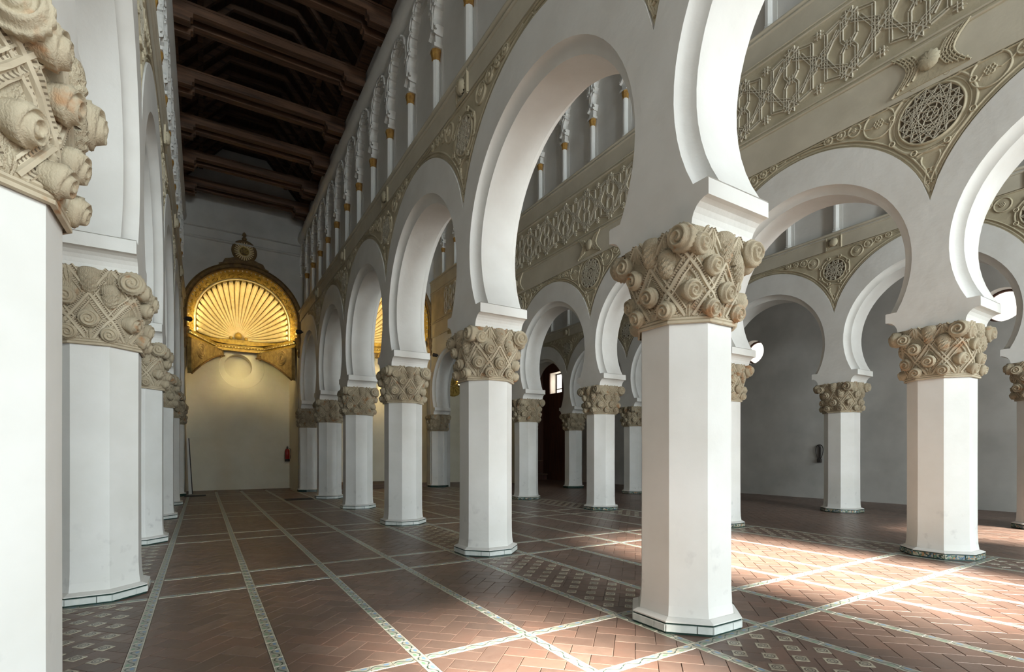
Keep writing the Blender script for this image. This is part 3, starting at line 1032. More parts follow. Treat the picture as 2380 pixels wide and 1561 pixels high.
def hourglass_boss():
    mb = MB()
    def outline(k):
        pts = []
        for i in range(9):
            t = -1 + 2 * i / 8
            pts.append(((0.26 + 0.18 * abs(t) ** 1.6) * k, t * 0.27 * (0.35 + 0.65 * k)))
        return pts
    R = outline(1.0)
    mb.prism(R + [(-a, z) for a, z in R[::-1]], lambda a, z, q: (a, -q, z), -0.01, 0.018)
    for k in (1.0, 0.86, 0.72, 0.58, 0.44):
        R = outline(k)
        for sg in (-1, 1):
            mb.sweep([(sg * a, -0.018, z) for a, z in R], roll(0.026, 0.026), OUT)
    for sg in (-1, 1):
        for i in range(9):
            t = -1 + 2 * i / 8
            for k in (0.9, 0.7, 0.5):
                x = sg * (0.26 + 0.18 * abs(t) ** 1.6) * k
                z = t * 0.24 * (0.35 + 0.65 * k)
                mb.ridge((x - 0.016, -0.018, z - 0.016), (x + 0.016, -0.018, z + 0.016), OUT, 0.018, 0.024)
    return mb.mesh('boss_panel', M['stucco'])
def frieze_cell(w, h):
    """one repeat of the interlace: double fillets, stars on the nodes"""
    mb = MB()
    g = 0.019
    def dbl(a, b):
        a, b = Vector((a[0], 0, a[1])), Vector((b[0], 0, b[1]))
        t = (b - a).normalized(); s = Vector((-t.z, 0, t.x)) * g
        for q in (-1, 1): mb.ridge(a + s * q, b + s * q, OUT, 0.017, 0.026)
    def sgl(a, b): mb.ridge((a[0], 0, a[1]), (b[0], 0, b[1]), OUT, 0.016, 0.026)
    hw, hh = w / 2, h / 2
    def star(cx, cz, r, rich=True):
        n = 8
        P = [(cx + r * math.cos(2 * PI * i / n + PI / 8), cz + r * math.sin(2 * PI * i / n + PI / 8)) for i in range(n)]
        for i in range(n):
            sgl(P[i], P[(i + 3) % n])
        if rich:
            Q = [(cx + r * 0.5 * math.cos(2 * PI * i / n), cz + r * 0.5 * math.sin(2 * PI * i / n)) for i in range(n)]
            for i in range(n): sgl(Q[i], Q[(i + 2) % n])
    def knot(cx, cz):
        r = 0.042
        for d in (-1, 1):
            sgl((cx - 1.7 * r, cz + d * r * 0.6), (cx + 1.7 * r, cz + d * r * 0.6)); sgl((cx + d * r * 0.6, cz - 1.7 * r), (cx + d * r * 0.6, cz + 1.7 * r))
    # nodes: big stars at (0,0), (0,2hh) ; centre (hw,hh) ; knots between
    for z in (0.0, 2 * hh): star(0, z, 0.125)
    star(hw, hh, 0.125); 
    knot(0, hh); knot(hw, 0.0); knot(hw, 2 * hh)
    for s in (-1, 1):
        x = s * 0.105
        for z0, z1 in ((0.0, hh - 0.10), (hh + 0.10, 2 * hh)):
            dbl((x, z0), (x, z1))
        dbl((x, hh - 0.10), (x * 0.35, hh)); dbl((x, hh + 0.10), (x * 0.35, hh))
    for s, X in ((-1, 0), (1, 0)):
        pass
    for z, dz in ((0.0, 1), (2 * hh, -1)):
        dbl((0.03, z + dz * 0.11), (hw - 0.03, hh - dz * 0.10))
        dbl((w - 0.03, z + dz * 0.11), (hw + 0.03, hh - dz * 0.10))
        dbl((0.16, z + dz * 0.11), (hw - 0.10, hh - dz * 0.02))
        dbl((w - 0.16, z + dz * 0.11), (hw + 0.10, hh - dz * 0.02))
        dbl((0.13, z), (hw - 0.11, z + dz * 0.06)); dbl((w - 0.13, z), (hw + 0.11, z + dz * 0.06))
        dbl((hw - 0.11, z + dz * 0.06), (hw - 0.11, hh)); dbl((hw + 0.11, z + dz * 0.06), (hw + 0.11, hh))
    return mb.mesh('frieze_interlace', M['stuccolight'])
def colonnette_meshes():
    sh = MB()
    sh.lathe([(0.098, 0.0), (0.098, 0.04), (0.07, 0.06), (0.082, 0.085), (0.066, 0.105)], 8, smooth=False, rot=PI / 8)
    base = sh.mesh('base', M['plaster'])
    s2 = MB(); s2.lathe([(0.066, 0.10), (0.064, 0.96)], 8, smooth=False, rot=PI / 8)
    pil = MB()
    pil.box(-0.13, 0.13, 0.055, 0.19, 0.0, 1.10)
    pil.box(-0.155, -0.13, 0.09, 0.19, 0.0, 1.10); pil.box(0.13, 0.155, 0.09, 0.19, 0.0, 1.10)
    cp = MB()
    cp.lathe([(0.066, 0.94), (0.076, 0.955), (0.072, 0.97), (0.076, 1.0), (0.09, 1.06), (0.095, 1.075), (0.092, 1.11)], 8, smooth=False, rot=PI / 8)
    cp.box(-0.155, 0.155, 0.085, 0.185, 0.95, 1.11)
    ab = MB().box(-0.11, 0.11, -0.08, 0.19, 1.11, 1.17)
    ab.box(-0.075, 0.075, -0.045, 0.19, 1.17, 1.44)
    return base, s2.mesh('shaft', M['shaft']), pil.mesh('pilaster', M['plaster']), cp.mesh('gold_capital', M['goldcap']), ab.mesh('impost', M['plaster'])
def lobed_arch_mesh(span, z0, z1):
    """polylobed archivolt: a double roll that follows the lobes"""
    a, b = span / 2 - 0.13, z1 - z0
    # pointed horseshoe guide curve, then scallops between cusps on it
    def guide(t):
        th = PI * t
        return Vector((-a * math.cos(th) * (1 + 0.10 * math.sin(2 * th) ** 2), 0.0, z0 + b * (math.sin(th) ** 0.85)))
    n = 9
    mb = MB()
    prof = [(-0.070, 0.0), (-0.070, 0.12), (-0.054, 0.16), (-0.022, 0.16), (-0.012, 0.115), (0.008, 0.115), (0.020, 0.145), (0.052, 0.145), (0.068, 0.11), (0.068, 0.0)]
    for k in range(n):
        p, q = guide(k / n), guide((k + 1) / n)
        m_ = (p + q) / 2; L = (q - p).length
        d = (q - p).normalized(); out = Vector((-d.z, 0, d.x))
        path = []
        for i in range(9):
            ang = PI * i / 8
            v = m_ - d * (L * 0.47 * math.cos(ang)) + out * (L * 0.30 * math.sin(ang))
            path.append((v.x, 0.165, v.z))
        mb.sweep(path, prof, OUT, smooth=False)
    return mb.mesh('lobed_arch', M['plaster'])

SP_PANEL = spandrel_panel(); SP_BORDER = spandrel_border(); SP_STEM = scroll_stem()
MEDS = {}
for key, r in (('small', 0.245), ('big', 0.36)):
    MEDS[key] = (medallion(r), medallion_lattice(r), medallion_ground(r))
RND = {r: roundel(r) for r in (0.20, 0.13, 0.085, 0.06)}
BOSS_S, BOSS_SS = shell_boss(0.17, 0.16, False)
BOSS_B = hourglass_boss(); BOSS_BS = shell_boss(0.20, 0.20, True)[1]
FW, FZ0, FZ1 = DY / 4, 7.05, 8.36
CELL = frieze_cell(FW, 0.86)
COLN = colonnette_meshes()
ARC_SP = DY / 3
LOBED = lobed_arch_mesh(ARC_SP, 1.36, 2.42)

for key, wall in WALLS.items():
    o, zc, xc, fr = wall
    cent = key == 'R2'
    for k in KS:
        y = YK(k)
        if k < 0 or (k == KS[-1]): continue
        on_wall('spandrel_panel', SP_PANEL, wall, y, 0, 0.036)
        on_wall('border_moulding', SP_BORDER, wall, y, 0, 0.036)
        big = cent
        md, ml, mg = MEDS['big' if big else 'small']
        zm = 6.06 if big else 5.93
        m_ = on_wall('medallion', md, wall, y, zm, 0.036)
        place('lattice_ground', mg, m_); tag(place('star_lattice', ml, m_), kind='stuff')
        on_wall('ribbon_scroll', SP_STEM, wall, y, 0, 0.036)
        for s in (-1, 1):
            if big:
                lst = ((0.62, 6.27, 0.20), (0.95, 6.345, 0.085), (1.14, 6.37, 0.06), (1.33, 6.385, 0.06))
            else:
                lst = ((0.50, 6.24, 0.13), (0.74, 6.32, 0.085), (0.95, 6.355, 0.06), (1.15, 6.375, 0.06))
            for d, z, r in lst:
                on_wall('roundel', RND[r], wall, y + s * d, z, 0.036)
        if cent:
            b_ = on_wall('boss_panel', BOSS_B, wall, y, 6.78, 0.0); place('shell', BOSS_BS, b_)
        else:
            b_ = on_wall('boss_panel', BOSS_S, wall, y, 6.60, 0.0); place('shell', BOSS_SS, b_)
    y0, y1 = YK(-1) - 0.3, YK(5)
    L = y1 - y0
    def bar(nm, z0, z1, d0, d1, m_):
        mb = MB().box(min(xc + fr * d0, xc + fr * d1), max(xc + fr * d0, xc + fr * d1), y0, y1, z0, z1)
        return mb.build(nm, m_, o)
    if cent:
        bar('plain_band', Z_SP - 0.01, 7.0, HALF - 0.02, HALF + 0.004, M['stuccolight'])
        fb = bar('frieze_ground', 7.0, FZ1 + 0.04, HALF - 0.02, HALF + 0.003, M['stucco'])
        for z in (7.03, 7.10, 8.32, 8.39):
            mb = MB().sweep([(xc + fr * (HALF + 0.003), y0, z), (xc + fr * (HALF + 0.003), y1, z)], roll(0.034, 0.034), (fr, 0, 0))
            mb.build('frieze_border', M['stuccolight'], fb)
        nC = int((y1 - YK(0) + 1.4) / FW)
        for i in range(nC):
            y = YK(0) + 1.01 - 2 * FW + FW * i
            if y + FW > y1: continue
            pc = place('frieze_interlace', CELL, fb, (xc + fr * (HALF + 0.002), y, 7.28), rot=(0, 0, -PI / 2))
        bar('plain_band', FZ1 + 0.04, zc - 0.1, HALF - 0.02, HALF + 0.004, M['stuccolight'])
    else:
        bar('plain_band', Z_SP - 0.01, zc - 0.12, HALF - 0.02, HALF + 0.004, M['stuccolight'])
    # cornice under the blind gallery
    for dz, w, h in ((-0.11, 0.05, 0.035), (-0.035, 0.075, 0.06)):
        MB().sweep([(xc + fr * HALF, y0, zc + dz), (xc + fr * HALF, y1, zc + dz)], roll(w, h), (fr, 0, 0), smooth=True).build('cornice_roll', M['stuccolight'], o)
    # blind gallery
    for i in range(0, 19):
        y = YK(0) - ARC_SP + ARC_SP * i
        if y > y1 - 0.05: continue
        c_ = on_wall('colonnette', COLN[1], wall, y, zc, 0.095)
        place('base', COLN[0], c_); place('pilaster', COLN[2], c_); place('gold_capital', COLN[3], c_); place('impost', COLN[4], c_)
        if y + ARC_SP < y1 + 0.1: on_wall('lobed_arch', LOBED, wall, y + ARC_SP / 2, zc, 0.0)
    # string course, roll and the wall above it
    zs = zc + 2.36
    MB().box(min(xc + fr * 0.2, xc + fr * (HALF - 0.10)), max(xc + fr * 0.2, xc + fr * (HALF - 0.10)), y0, y1, zs - 0.03, zs + 0.18).build('string_course', M['plaster'], o)
    rl = []
    for s in range(11):
        a = -PI / 2 + PI * s / 10
        rl.append([(xc + fr * (HALF - 0.10 + 0.17 * math.cos(a)), yy, zs + 0.40 + 0.22 * math.sin(a)) for yy in (y0, y1)])
    MB().grid(rl, True).build('roll_cornice', M['plaster'], o)

# ------------------------------------------------------------------ outer walls
def wall_rects(mb, fn, a0, a1, z0, z1, holes):
    """solid wall in (a,z) with rectangular holes; fn(a0,a1,z0,z1) adds a box"""
    xs = sorted({a0, a1} | {h[0] for h in holes} | {h[1] for h in holes})
    zs = sorted({z0, z1} | {h[2] for h in holes} | {h[3] for h in holes})
    for i in range(len(xs) - 1):
        for j in range(len(zs) - 1):
            ca, cz = (xs[i] + xs[i + 1]) / 2, (zs[j] + zs[j + 1]) / 2
            if any(h[0] < ca < h[1] and h[2] < cz < h[3] for h in holes): continue
            fn(xs[i], xs[i + 1], zs[j], zs[j + 1])
def panel_hole(mb, fn, a0, a1, z0, z1, ca, cz, r, depth):
    """rectangle with a round hole and its reveal. fn(a,z,d)"""
    angs = [2 * PI * i / 48 for i in range(48)]
    for A in (a0, a1):
        for Z in (z0, z1):
            angs.append(math.atan2(Z - cz, A - ca) % (2 * PI))
    angs = sorted(set(round(a, 6) for a in angs))
    inner, outer = [], []
    for a in angs:
        dx, dz = math.cos(a), math.sin(a)
        t = 1e9
        if dx > 1e-9: t = min(t, (a1 - ca) / dx)
        if dx < -1e-9: t = min(t, (a0 - ca) / dx)
        if dz > 1e-9: t = min(t, (z1 - cz) / dz)
        if dz < -1e-9: t = min(t, (z0 - cz) / dz)
        inner.append((ca + r * dx, cz + r * dz)); outer.append((ca + t * dx, cz + t * dz))
    mb.strip([fn(*p, 0) for p in inner], [fn(*p, 0) for p in outer], False, True)
    mb.strip([fn(*p, 0) for p in inner], [fn(*p, depth) for p in inner], True, True)
    return inner

# right wall with round windows
OC = [(4.45, 5.15), (11.15, 5.12)]
mb = MB()
fnr = lambda a, z, d: (X_RIGHT + d, a, z)
bounds = [Y_FRONT, 7.8, 14.5, 25.4]
inn = []
for i, (oy, oz) in enumerate(OC):
    inn.append(panel_hole(mb, fnr, bounds[i], bounds[i + 1], -0.2, 10.6, oy, oz, 0.42, 0.40))
WY0, WY1, WZ0, WZ1 = 22.5, 23.65, 4.88, 6.05
wall_rects(mb, lambda a, b, c, d: mb.add([fnr(a, c, 0), fnr(b, c, 0), fnr(b, d, 0), fnr(a, d, 0)], [(0, 1, 2, 3)]), 14.5, 25.4, -0.2, 10.6, [(WY0, WY1, WZ0, WZ1)])
Q = [(WY0, WZ0), (WY1, WZ0), (WY1, WZ1), (WY0, WZ1)]
mb.strip([fnr(*p, 0) for p in Q], [fnr(*p, 0.46) for p in Q], False, True)
mb.add([fnr(Y_FRONT, -0.2, 0.5), fnr(25.4, -0.2, 0.5), fnr(25.4, 10.6, 0.5), fnr(Y_FRONT, 10.6, 0.5)], [(0, 1, 2, 3)])
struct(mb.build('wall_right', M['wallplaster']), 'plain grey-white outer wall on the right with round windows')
for i, (oy, oz) in enumerate(OC):
    w_ = MB().ngon([fnr(p[0], p[1], 0.34) for p in inn[i]]).build('window_%d' % (i + 1), M['pane'])
    struct(w_, ('round white window near the right edge, half hidden by an arch', 'round window sliver just right of the nearest pillar')[i])
    fr_ = MB().sweep([fnr(oy + 0.40 * math.cos(2 * PI * j / 32), oz + 0.40 * math.sin(2 * PI * j / 32), 0.33) for j in range(32)], roll(0.07, 0.05), (-1, 0, 0), True, True)
    fr_.build('window_frame', M['door'], w_)
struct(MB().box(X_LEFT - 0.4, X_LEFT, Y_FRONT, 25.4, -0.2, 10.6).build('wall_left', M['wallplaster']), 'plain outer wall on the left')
mb = MB()
holes = [(x - w / 2, x + w / 2, z0, z1) for x, w, z0, z1 in DOORS] + [(x - w / 2, x + w / 2, z0, z1) for x, w, z0, z1 in WINS]
wall_rects(mb, lambda a, b, c, d: mb.box(a, b, Y_FRONT - 0.4, Y_FRONT, c, d), X_LEFT - 0.4, X_RIGHT + 0.5, -0.2, 12.6, holes)
struct(mb.build('wall_front', M['wallplaster']), 'entrance wall behind the viewer with doors and high windows')

# ------------------------------------------------------------------ chancel ends
def arch_wall(name, x0, x1, cx, zc, r, ztop, m_, label, y=Y_END, thick=0.35):
    """wall across a nave, opening full width below with a round arch above"""
    mb = MB()
    n = 40
    arcp = [(cx - r * math.cos(PI * i / n), zc + r * math.sin(PI * i / n)) for i in range(n + 1)]
    out = [(x0, zc)] + arcp + [(x1, zc), (x1, ztop), (x0, ztop)]
    for yy in (y, y + thick): mb.ngon([(p[0], yy, p[1]) for p in out])
    mb.strip([(p[0], y, p[1]) for p in arcp], [(p[0], y + thick, p[1]) for p in arcp], True)
    for xa, xb in ((x0, arcp[0][0]), (arcp[-1][0], x1)):
        if xb - xa > 0.02: mb.box(xa, xb, y, y + thick, 0, zc)
    o = mb.build(name, m_); struct(o, label)
    return o
XI0, XI1 = XL + HALF, XR1 - HALF          # inner faces of the open nave
CXN = (XI0 + XI1) / 2
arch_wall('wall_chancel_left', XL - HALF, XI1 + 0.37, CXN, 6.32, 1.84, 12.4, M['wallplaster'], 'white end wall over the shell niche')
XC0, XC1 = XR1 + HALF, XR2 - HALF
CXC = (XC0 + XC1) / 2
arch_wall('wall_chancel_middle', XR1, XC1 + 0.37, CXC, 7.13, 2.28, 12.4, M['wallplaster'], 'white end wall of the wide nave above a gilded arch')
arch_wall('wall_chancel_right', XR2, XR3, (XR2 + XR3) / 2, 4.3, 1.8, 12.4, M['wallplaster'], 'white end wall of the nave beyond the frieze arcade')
# chapel side walls and back walls
Y_BACK = 23.35
for nm, xa, xb in (('wall_chapel_left', XL - HALF, XI0), ('wall_chapel_middle', XI1, XC0), ('wall_chapel_right', XC1, XR2 + HALF), ('wall_chapel_far', XR3 - 0.3, XR3 + 0.3)):
    struct(MB().box(xa, xb, YK(5) + (0.36 if nm != 'wall_chapel_far' else 0.36), 25.4, 0.0, 12.4).build(nm, M['creamwall']), 'cream side wall of the end chapels, ' + {'left': 'left of the shell niche', 'middle': 'between the two shell niches', 'right': 'right of the larger gilded arch', 'far': 'before the dark panelled aisle'}[nm.split('_')[-1]])
mb = MB()
fnb = lambda a, z, d: (a, Y_BACK + d, z)
NCX, NCZ = 1.38, 4.93
# splayed ring then a sunk disc
ra = panel_hole(mb, fnb, XI0 - 0.2, XI1 + 0.2, 0, 6.6, NCX, NCZ, 0.82, 0.0)
angs = [2 * PI * i / 48 for i in range(48)]
ring = lambda r, d, dx=0, dz=0: [fnb(NCX + dx + r * math.cos(a), NCZ + dz + r * math.sin(a), d) for a in angs]
mb.strip(ring(0.82, 0), ring(0.81, 0.02), True, True)
mb.strip(ring(0.81, 0.02), ring(0.50, 0.06, -0.14, 0.06), True, True)
mb.strip(ring(0.50, 0.06, -0.14, 0.06), ring(0.50, 0.62, -0.14, 0.06), True, True)
mb.ngon(ring(0.50, 0.62, -0.14, 0.06))
mb.box(XI0 - 0.3, XI1 + 0.3, Y_BACK + 0.7, Y_BACK + 1.0, 0, 8.6)
struct(mb.build('wall_back_left', M['creamwall']), 'cream chapel wall with a sunken round niche')
struct(MB().box(XC0 - 0.3, XC1 + 0.3, Y_BACK + 0.6, Y_BACK + 0.9, 0, 10.6).build('wall_back_middle', M['creamwall']), 'cream back wall behind the gilded arch')
struct(MB().box(XC1, XR3 + 0.3, Y_BACK + 0.6, Y_BACK + 0.9, 0, 10.6).build('wall_back_right', M['creamwall']), 'cream back wall of the small right chapel')
YW = 24.3
struct(MB().box(XR3 - 0.4, X_RIGHT, YW, YW + 0.3, 0.0, 10.6).build('wall_back_far', M['door']), 'dark red-brown end wall of the far right aisle')
mb = MB()
wall_rects(mb, lambda a, b, c, d: mb.box(X_RIGHT - 0.06, X_RIGHT - 0.002, a, b, c, d), 20.9, YW, 0.0, 9.0, [(WY0, WY1, WZ0, WZ1)])
struct(mb.build('wall_panelling_right', M['door']), 'dark red-brown panelling at the far end of the right wall')
w3 = MB().box(X_RIGHT + 0.42, X_RIGHT + 0.44, WY0, WY1, WZ0, WZ1).build('window_3', M['pane'])
struct(w3, 'small bright rectangular window deep in the dark panelled wall')
fr_ = MB()
for a, b, c, d in ((WY0, WY0 + 0.06, WZ0, WZ1), (WY1 - 0.06, WY1, WZ0, WZ1), (WY0, WY1, WZ0, WZ0 + 0.06), (WY0, WY1, WZ1 - 0.06, WZ1), (WY0, WY1, WZ0 + 0.26, WZ0 + 0.31)):
    fr_.box(X_RIGHT + 0.38, X_RIGHT + 0.43, a, b, c, d)
fr_.build('window_frame', M['black'], w3)
l = bpy.data.lights.new('far_window_daylight', 'AREA'); l.shape = 'RECTANGLE'; l.size, l.size_y = 1.0, 1.0; l.energy = 14; l.color = (1.0, 0.9, 0.75)
lo = bpy.data.objects.new('far_window_daylight', l); COL.objects.link(lo); lo.location = (X_RIGHT + 0.36, (WY0 + WY1) / 2, (WZ0 + WZ1) / 2); lo.rotation_euler = (0, PI / 2, 0)

# ------------------------------------------------------------------ gilded shell niche
def shell_niche(cx, zc, zb, R, yf, yb, label, nrib, cat='niche'):
    root = empty('shell_niche', (cx, yf, 0))
    tag(root, label, cat)
    up = Vector((0, -1, 0))
    hs = zc - zb
    def stilt(r, t):
        # round arch on short upright legs; t runs 0..1 along it. returns x, z and the outward angle
        Ln = 2 * hs + PI * r
        q = t * Ln
        if q < hs: return (-r, zb + q, 0.0)
        if q > Ln - hs: return (r, zb + Ln - q, PI)
        a = (q - hs) / r
        return (-r * math.cos(a), zc + r * math.sin(a), a)
    def arcpts(r, y, n=56):
        return [(stilt(r, i / n)[0], y, stilt(r, i / n)[1]) for i in range(n + 1)]
    mb = MB().sweep(arcpts(R * 1.02, -0.02), [(-0.11, -0.02), (-0.10, 0.05), (-0.03, 0.09), (0.05, 0.05), (0.10, 0.08), (0.12, -0.02)], up, smooth=False)
    mb.build('arch_moulding', M['darkgold'], root)
    # coffered soffit ring
    g = MB()
    g.grid([arcpts(R * 0.955, 0.0), arcpts(R * 0.93, 0.25), arcpts(R * 0.86, 0.42)], True)
    ring = g.build('arch_frieze', M['gold'], root)
    tb = MB()
    for i in range(46):
        x_, z_, a = stilt(R * 0.95, (i + 0.5) / 46)
        p = Vector((x_, 0.05, z_)); q = p + Vector((math.cos(a), 0, -math.sin(a))) * 0.05
        tb.ridge(p, q, up, 0.05, 0.04)
    tag(tb.build('dentil_row', M['cream'], ring), kind='stuff')
    sc = MB()
    for i in range(22):
        x_, z_, a = stilt(R * 0.895, (i + 0.5) / 22)
        c_ = Vector((x_, 0.34, z_))
        nrm = Vector((math.cos(a) * 0.8, -0.6, -math.sin(a) * 0.8)).normalized()
        e1 = Vector((math.sin(a), 0, math.cos(a))); e2 = nrm.cross(e1)
        P = [c_ + (e1 * math.cos(t) * (0.04 + 0.010 * t) + e2 * math.sin(t) * (0.04 + 0.010 * t)) for t in [j * 0.7 for j in range(12)]]
        for j in range(11): sc.ridge(P[j], P[j + 1], nrm, 0.03, 0.035)
    tag(sc.build('scroll_carving', M['gold'], ring), kind='stuff')
    Ri = R * 0.835
    ye = 0.44
    MB().sweep(arcpts(Ri * 1.005, ye), roll(0.06, 0.05), up, smooth=True).build('inner_roll', M['cream'], root)
    hub = Vector((-0.10, yb - yf - 0.55, zb + 0.22))
    def rib_path(a, n=14, k=1.0):
        x_, z_, a_ = stilt(Ri * k, a)
        e = Vector((x_, ye + 0.02, z_))
        m1 = Vector((hub.x + (e.x - hub.x) * 0.62, hub.y + 0.12, hub.z + (e.z - hub.z) * 0.70))
        out = []
        for i in range(n + 1):
            t = i / n
            out.append(hub * (1 - t) ** 2 + m1 * 2 * t * (1 - t) + e * t * t)
        return out
    conch = MB().grid([rib_path(i / 60, 14, 1.01) for i in range(61)], True).build('conch', M['gold'], root)
    conch.location = (0, 0.05, 0)
    for i in range(nrib):
        a = (i + 0.5) / nrib
        P = rib_path(a, 14, 0.97)
        a = stilt(Ri, a)[2]
        rows = []
        wmax = (PI * Ri + 2 * hs) / nrib * 0.44
        for j, p in enumerate(P):
            t = j / 14
            w = 0.010 + (wmax - 0.010) * t
            if j == 14: w *= 0.62
            tn = (P[min(j + 1, 14)] - P[max(j - 1, 0)]).normalized()
            sd = Vector((math.sin(a), 0.0, math.cos(a)))
            sd = (sd - tn * sd.dot(tn)).normalized()
            nr = sd.cross(tn).normalized()
            if nr.y > 0: nr = -nr
            rows.append([tuple(p + sd * (w * math.cos(b)) + nr * (w * 1.0 * math.sin(b))) for b in [PI * q / 7 for q in range(8)]])
        mb = MB().grid(rows, True)
        mb.add(rows[-1], [tuple(range(8))])
        mb.build('rib', M['cream'], root)
    hb = MB()
    hb.lathe([(0.02, -0.10), (0.10, -0.08), (0.14, 0.0), (0.10, 0.10), (0.03, 0.16)], 14, (hub.x, hub.y - 0.12, hub.z + 0.06))
    hb.build('hinge_ornament', M['gold'], root)
    for s in (-1, 1):
        MB().lathe([(0.01, -0.06), (0.07, -0.03), (0.07, 0.04), (0.01, 0.08)], 10, (hub.x + s * 0.26, hub.y - 0.10, hub.z - 0.02)).build('hinge_ornament', M['gold'], root)
    # cornice that carries the shell, on a half-octagon plan
    w = R * 0.96
    plan = [(-w, 0.25), (-w * 0.52, yb - yf - 0.30), (w * 0.50, yb - yf - 0.30), (w, 0.25)]
    prof = [(0.0, -0.22), (-0.05, -0.21), (-0.05, -0.16), (-0.02, -0.155), (-0.02, -0.10), (-0.10, -0.085), (-0.13, -0.03), (-0.13, 0.02), (0.0, 0.03)]
    inner = rib_path(1.0, 14, 1.01)[::-1] + rib_path(0.0, 14, 1.01)[1:]
    ledge = MB().ngon([(p[0], p[1], zb) for p in plan] + [(v.x, v.y + 0.05, zb) for v in inner])
    for t in (0.0, 1.0):
        e_ = rib_path(t, 14, 1.01)
        ledge.strip([(v.x, v.y + 0.05, v.z) for v in e_], [(v.x, v.y + 0.05, zb - 0.01) for v in e_])
    ledge.build('ledge', M['gold'], root)
    for i in range(3):
        p, q = Vector((*plan[i], 0)), Vector((*plan[i + 1], 0))
        d = (q - p).normalized(); n_ = Vector((d.y, -d.x, 0))
        rows = []
        for P in (p, q):
            rows.append([tuple(P - n_ * a * 1.0 + Vector((0, 0, zb - 0.03 + z))) for a, z in prof])
        mb = MB().grid(rows, False)
        cs = mb.build('cornice', M['gold'], root)
        dn = MB(); L = (q - p).length; nn = int(L / 0.11)
        for j in range(nn):
            c_ = p + d * (L * (j + 0.5) / nn) + n_ * 0.06 + Vector((0, 0, zb - 0.03))
            dn.ridge(c_ + Vector((0, 0, -0.02)), c_ + Vector((0, 0, -0.09)), n_, 0.05, 0.06)
        tag(dn.build('dentil_row', M['cream'], cs), kind='stuff')
    # drum wall under the shell between cornice and conch
    # squinch brackets below the cornice
    for s in (-1, 1):
        A = Vector((s * w * 1.0, 0.55, 0)); B = Vector((s * w * 0.40, yb - yf - 0.12, 0))
        d = (B - A); L = d.length; d.normalize()
        n_ = Vector((-d.y, d.x, 0)) * (1 if s < 0 else -1)
        if n_.y > 0: n_ = -n_
        zt = zb - 0.22
        poly = [(0, zt), (L, zt)]
        for i in range(13):
            t = i / 12
            poly.append((L * (1 - t), zt - 0.22 - 1.05 * t ** 1.5))
        mb = MB().prism(poly, lambda a, z, q: tuple(A + d * a + n_ * q + Vector((0, 0, z))), 0.0, 0.14)
        pd = mb.build('squinch_bracket', M['oldgold'], root)
        e = MB()
        edge = [tuple(A + d * a + n_ * 0.14 + Vector((0, 0, z))) for a, z in poly[2:]]
        e.sweep(edge, roll(0.07, 0.06), tuple(n_), smooth=True)
        e.build('bracket_edge', M['darkgold'], pd)
        r = MB()
        c_ = A + d * (L * 0.27) + n_ * 0.14 + Vector((0, 0, zt - 0.36))
        for rr in (0.27, 0.19, 0.09):
            C = [tuple(c_ + d * (rr * math.cos(2 * PI * j / 20)) + Vector((0, 0, rr * math.sin(2 * PI * j / 20)))) for j in range(20)]
            r.sweep(C, roll(0.05, 0.05), tuple(n_), True, True)
        c2 = A + d * (L * 0.88) + n_ * 0.14 + Vector((0, 0, zt - 0.20))
        P = [tuple(c2 + d * ((0.03 + 0.02 * t) * math.cos(t)) + Vector((0, 0, (0.03 + 0.02 * t) * math.sin(t)))) for t in [j * 0.5 for j in range(18)]]
        for j in range(17): r.ridge(P[j], P[j + 1], tuple(n_), 0.04, 0.04)
        tag(r.build('rosette_carving', M['oldgold'], pd), kind='stuff')
    # little capitals where the arch moulding lands
    for s in (-1, 1):
        cp = MB()
        cp.lathe([(0.05, -0.72), (0.10, -0.55), (0.05, -0.45), (0.13, -0.30), (0.08, -0.22), (0.15, -0.08), (0.16, 0.0), (0.12, 0.02)], 12, (s * (R * 1.0), 0.02, zb + 0.04))
        cp.build('corbel', M['darkgold'], root)
    return root
shell_niche(CXN, 6.32, 5.78, 1.84, Y_END, Y_BACK, 'gilded scallop-shell niche filling the end of the open nave', 27)
shell_niche(CXC, 7.13, 6.4, 2.28, Y_END, Y_BACK + 0.5, 'larger gilded shell niche glimpsed through the arcade at the end of the wide nave', 27)

# round sunburst medallion above the shell
md = empty('sunburst_medallion', (CXN - 0.02, Y_END - 0.005, 8.74))
md.scale = (1.22, 1.0, 1.22)
tag(md, 'dark gilded round sunburst medallion with monogram above the shell', 'medallion')
mb = MB().lathe([(0.30, 0.0), (0.34, 0.03), (0.30, 0.06), (0.27, 0.03), (0.02, 0.02)], 28)
me = mb.mesh('rim', M['darkgold'])
me.transform(Matrix.Rotation(PI / 2, 4, 'X')); place('rim', me, md)
ray = MB()
for i in range(24):
    a = 2 * PI * i / 24
    ray.ridge((0.13 * math.cos(a), -0.025, 0.13 * math.sin(a)), (0.26 * math.cos(a), -0.025, 0.26 * math.sin(a)), OUT, 0.036, 0.03)
tag(ray.build('rays', M['cream'], md), kind='stuff')
MB().sweep(circle(0, 0, 0.12, 20, -0.03), roll(0.025, 0.02), OUT, True).build('inner_ring', M['gold'], md)
mono = MB()
def stroke(P, w=0.02):
    for i in range(len(P) - 1): mono.ridge((P[i][0], -0.03, P[i][1]), (P[i + 1][0], -0.03, P[i + 1][1]), OUT, w, 0.025)
stroke([(-0.075, -0.05), (-0.075, 0.05)]); stroke([(-0.035, -0.05), (-0.035, 0.05)]); stroke([(0.015, -0.05), (0.015, 0.05)]); stroke([(-0.035, 0.0), (0.015, 0.0)])
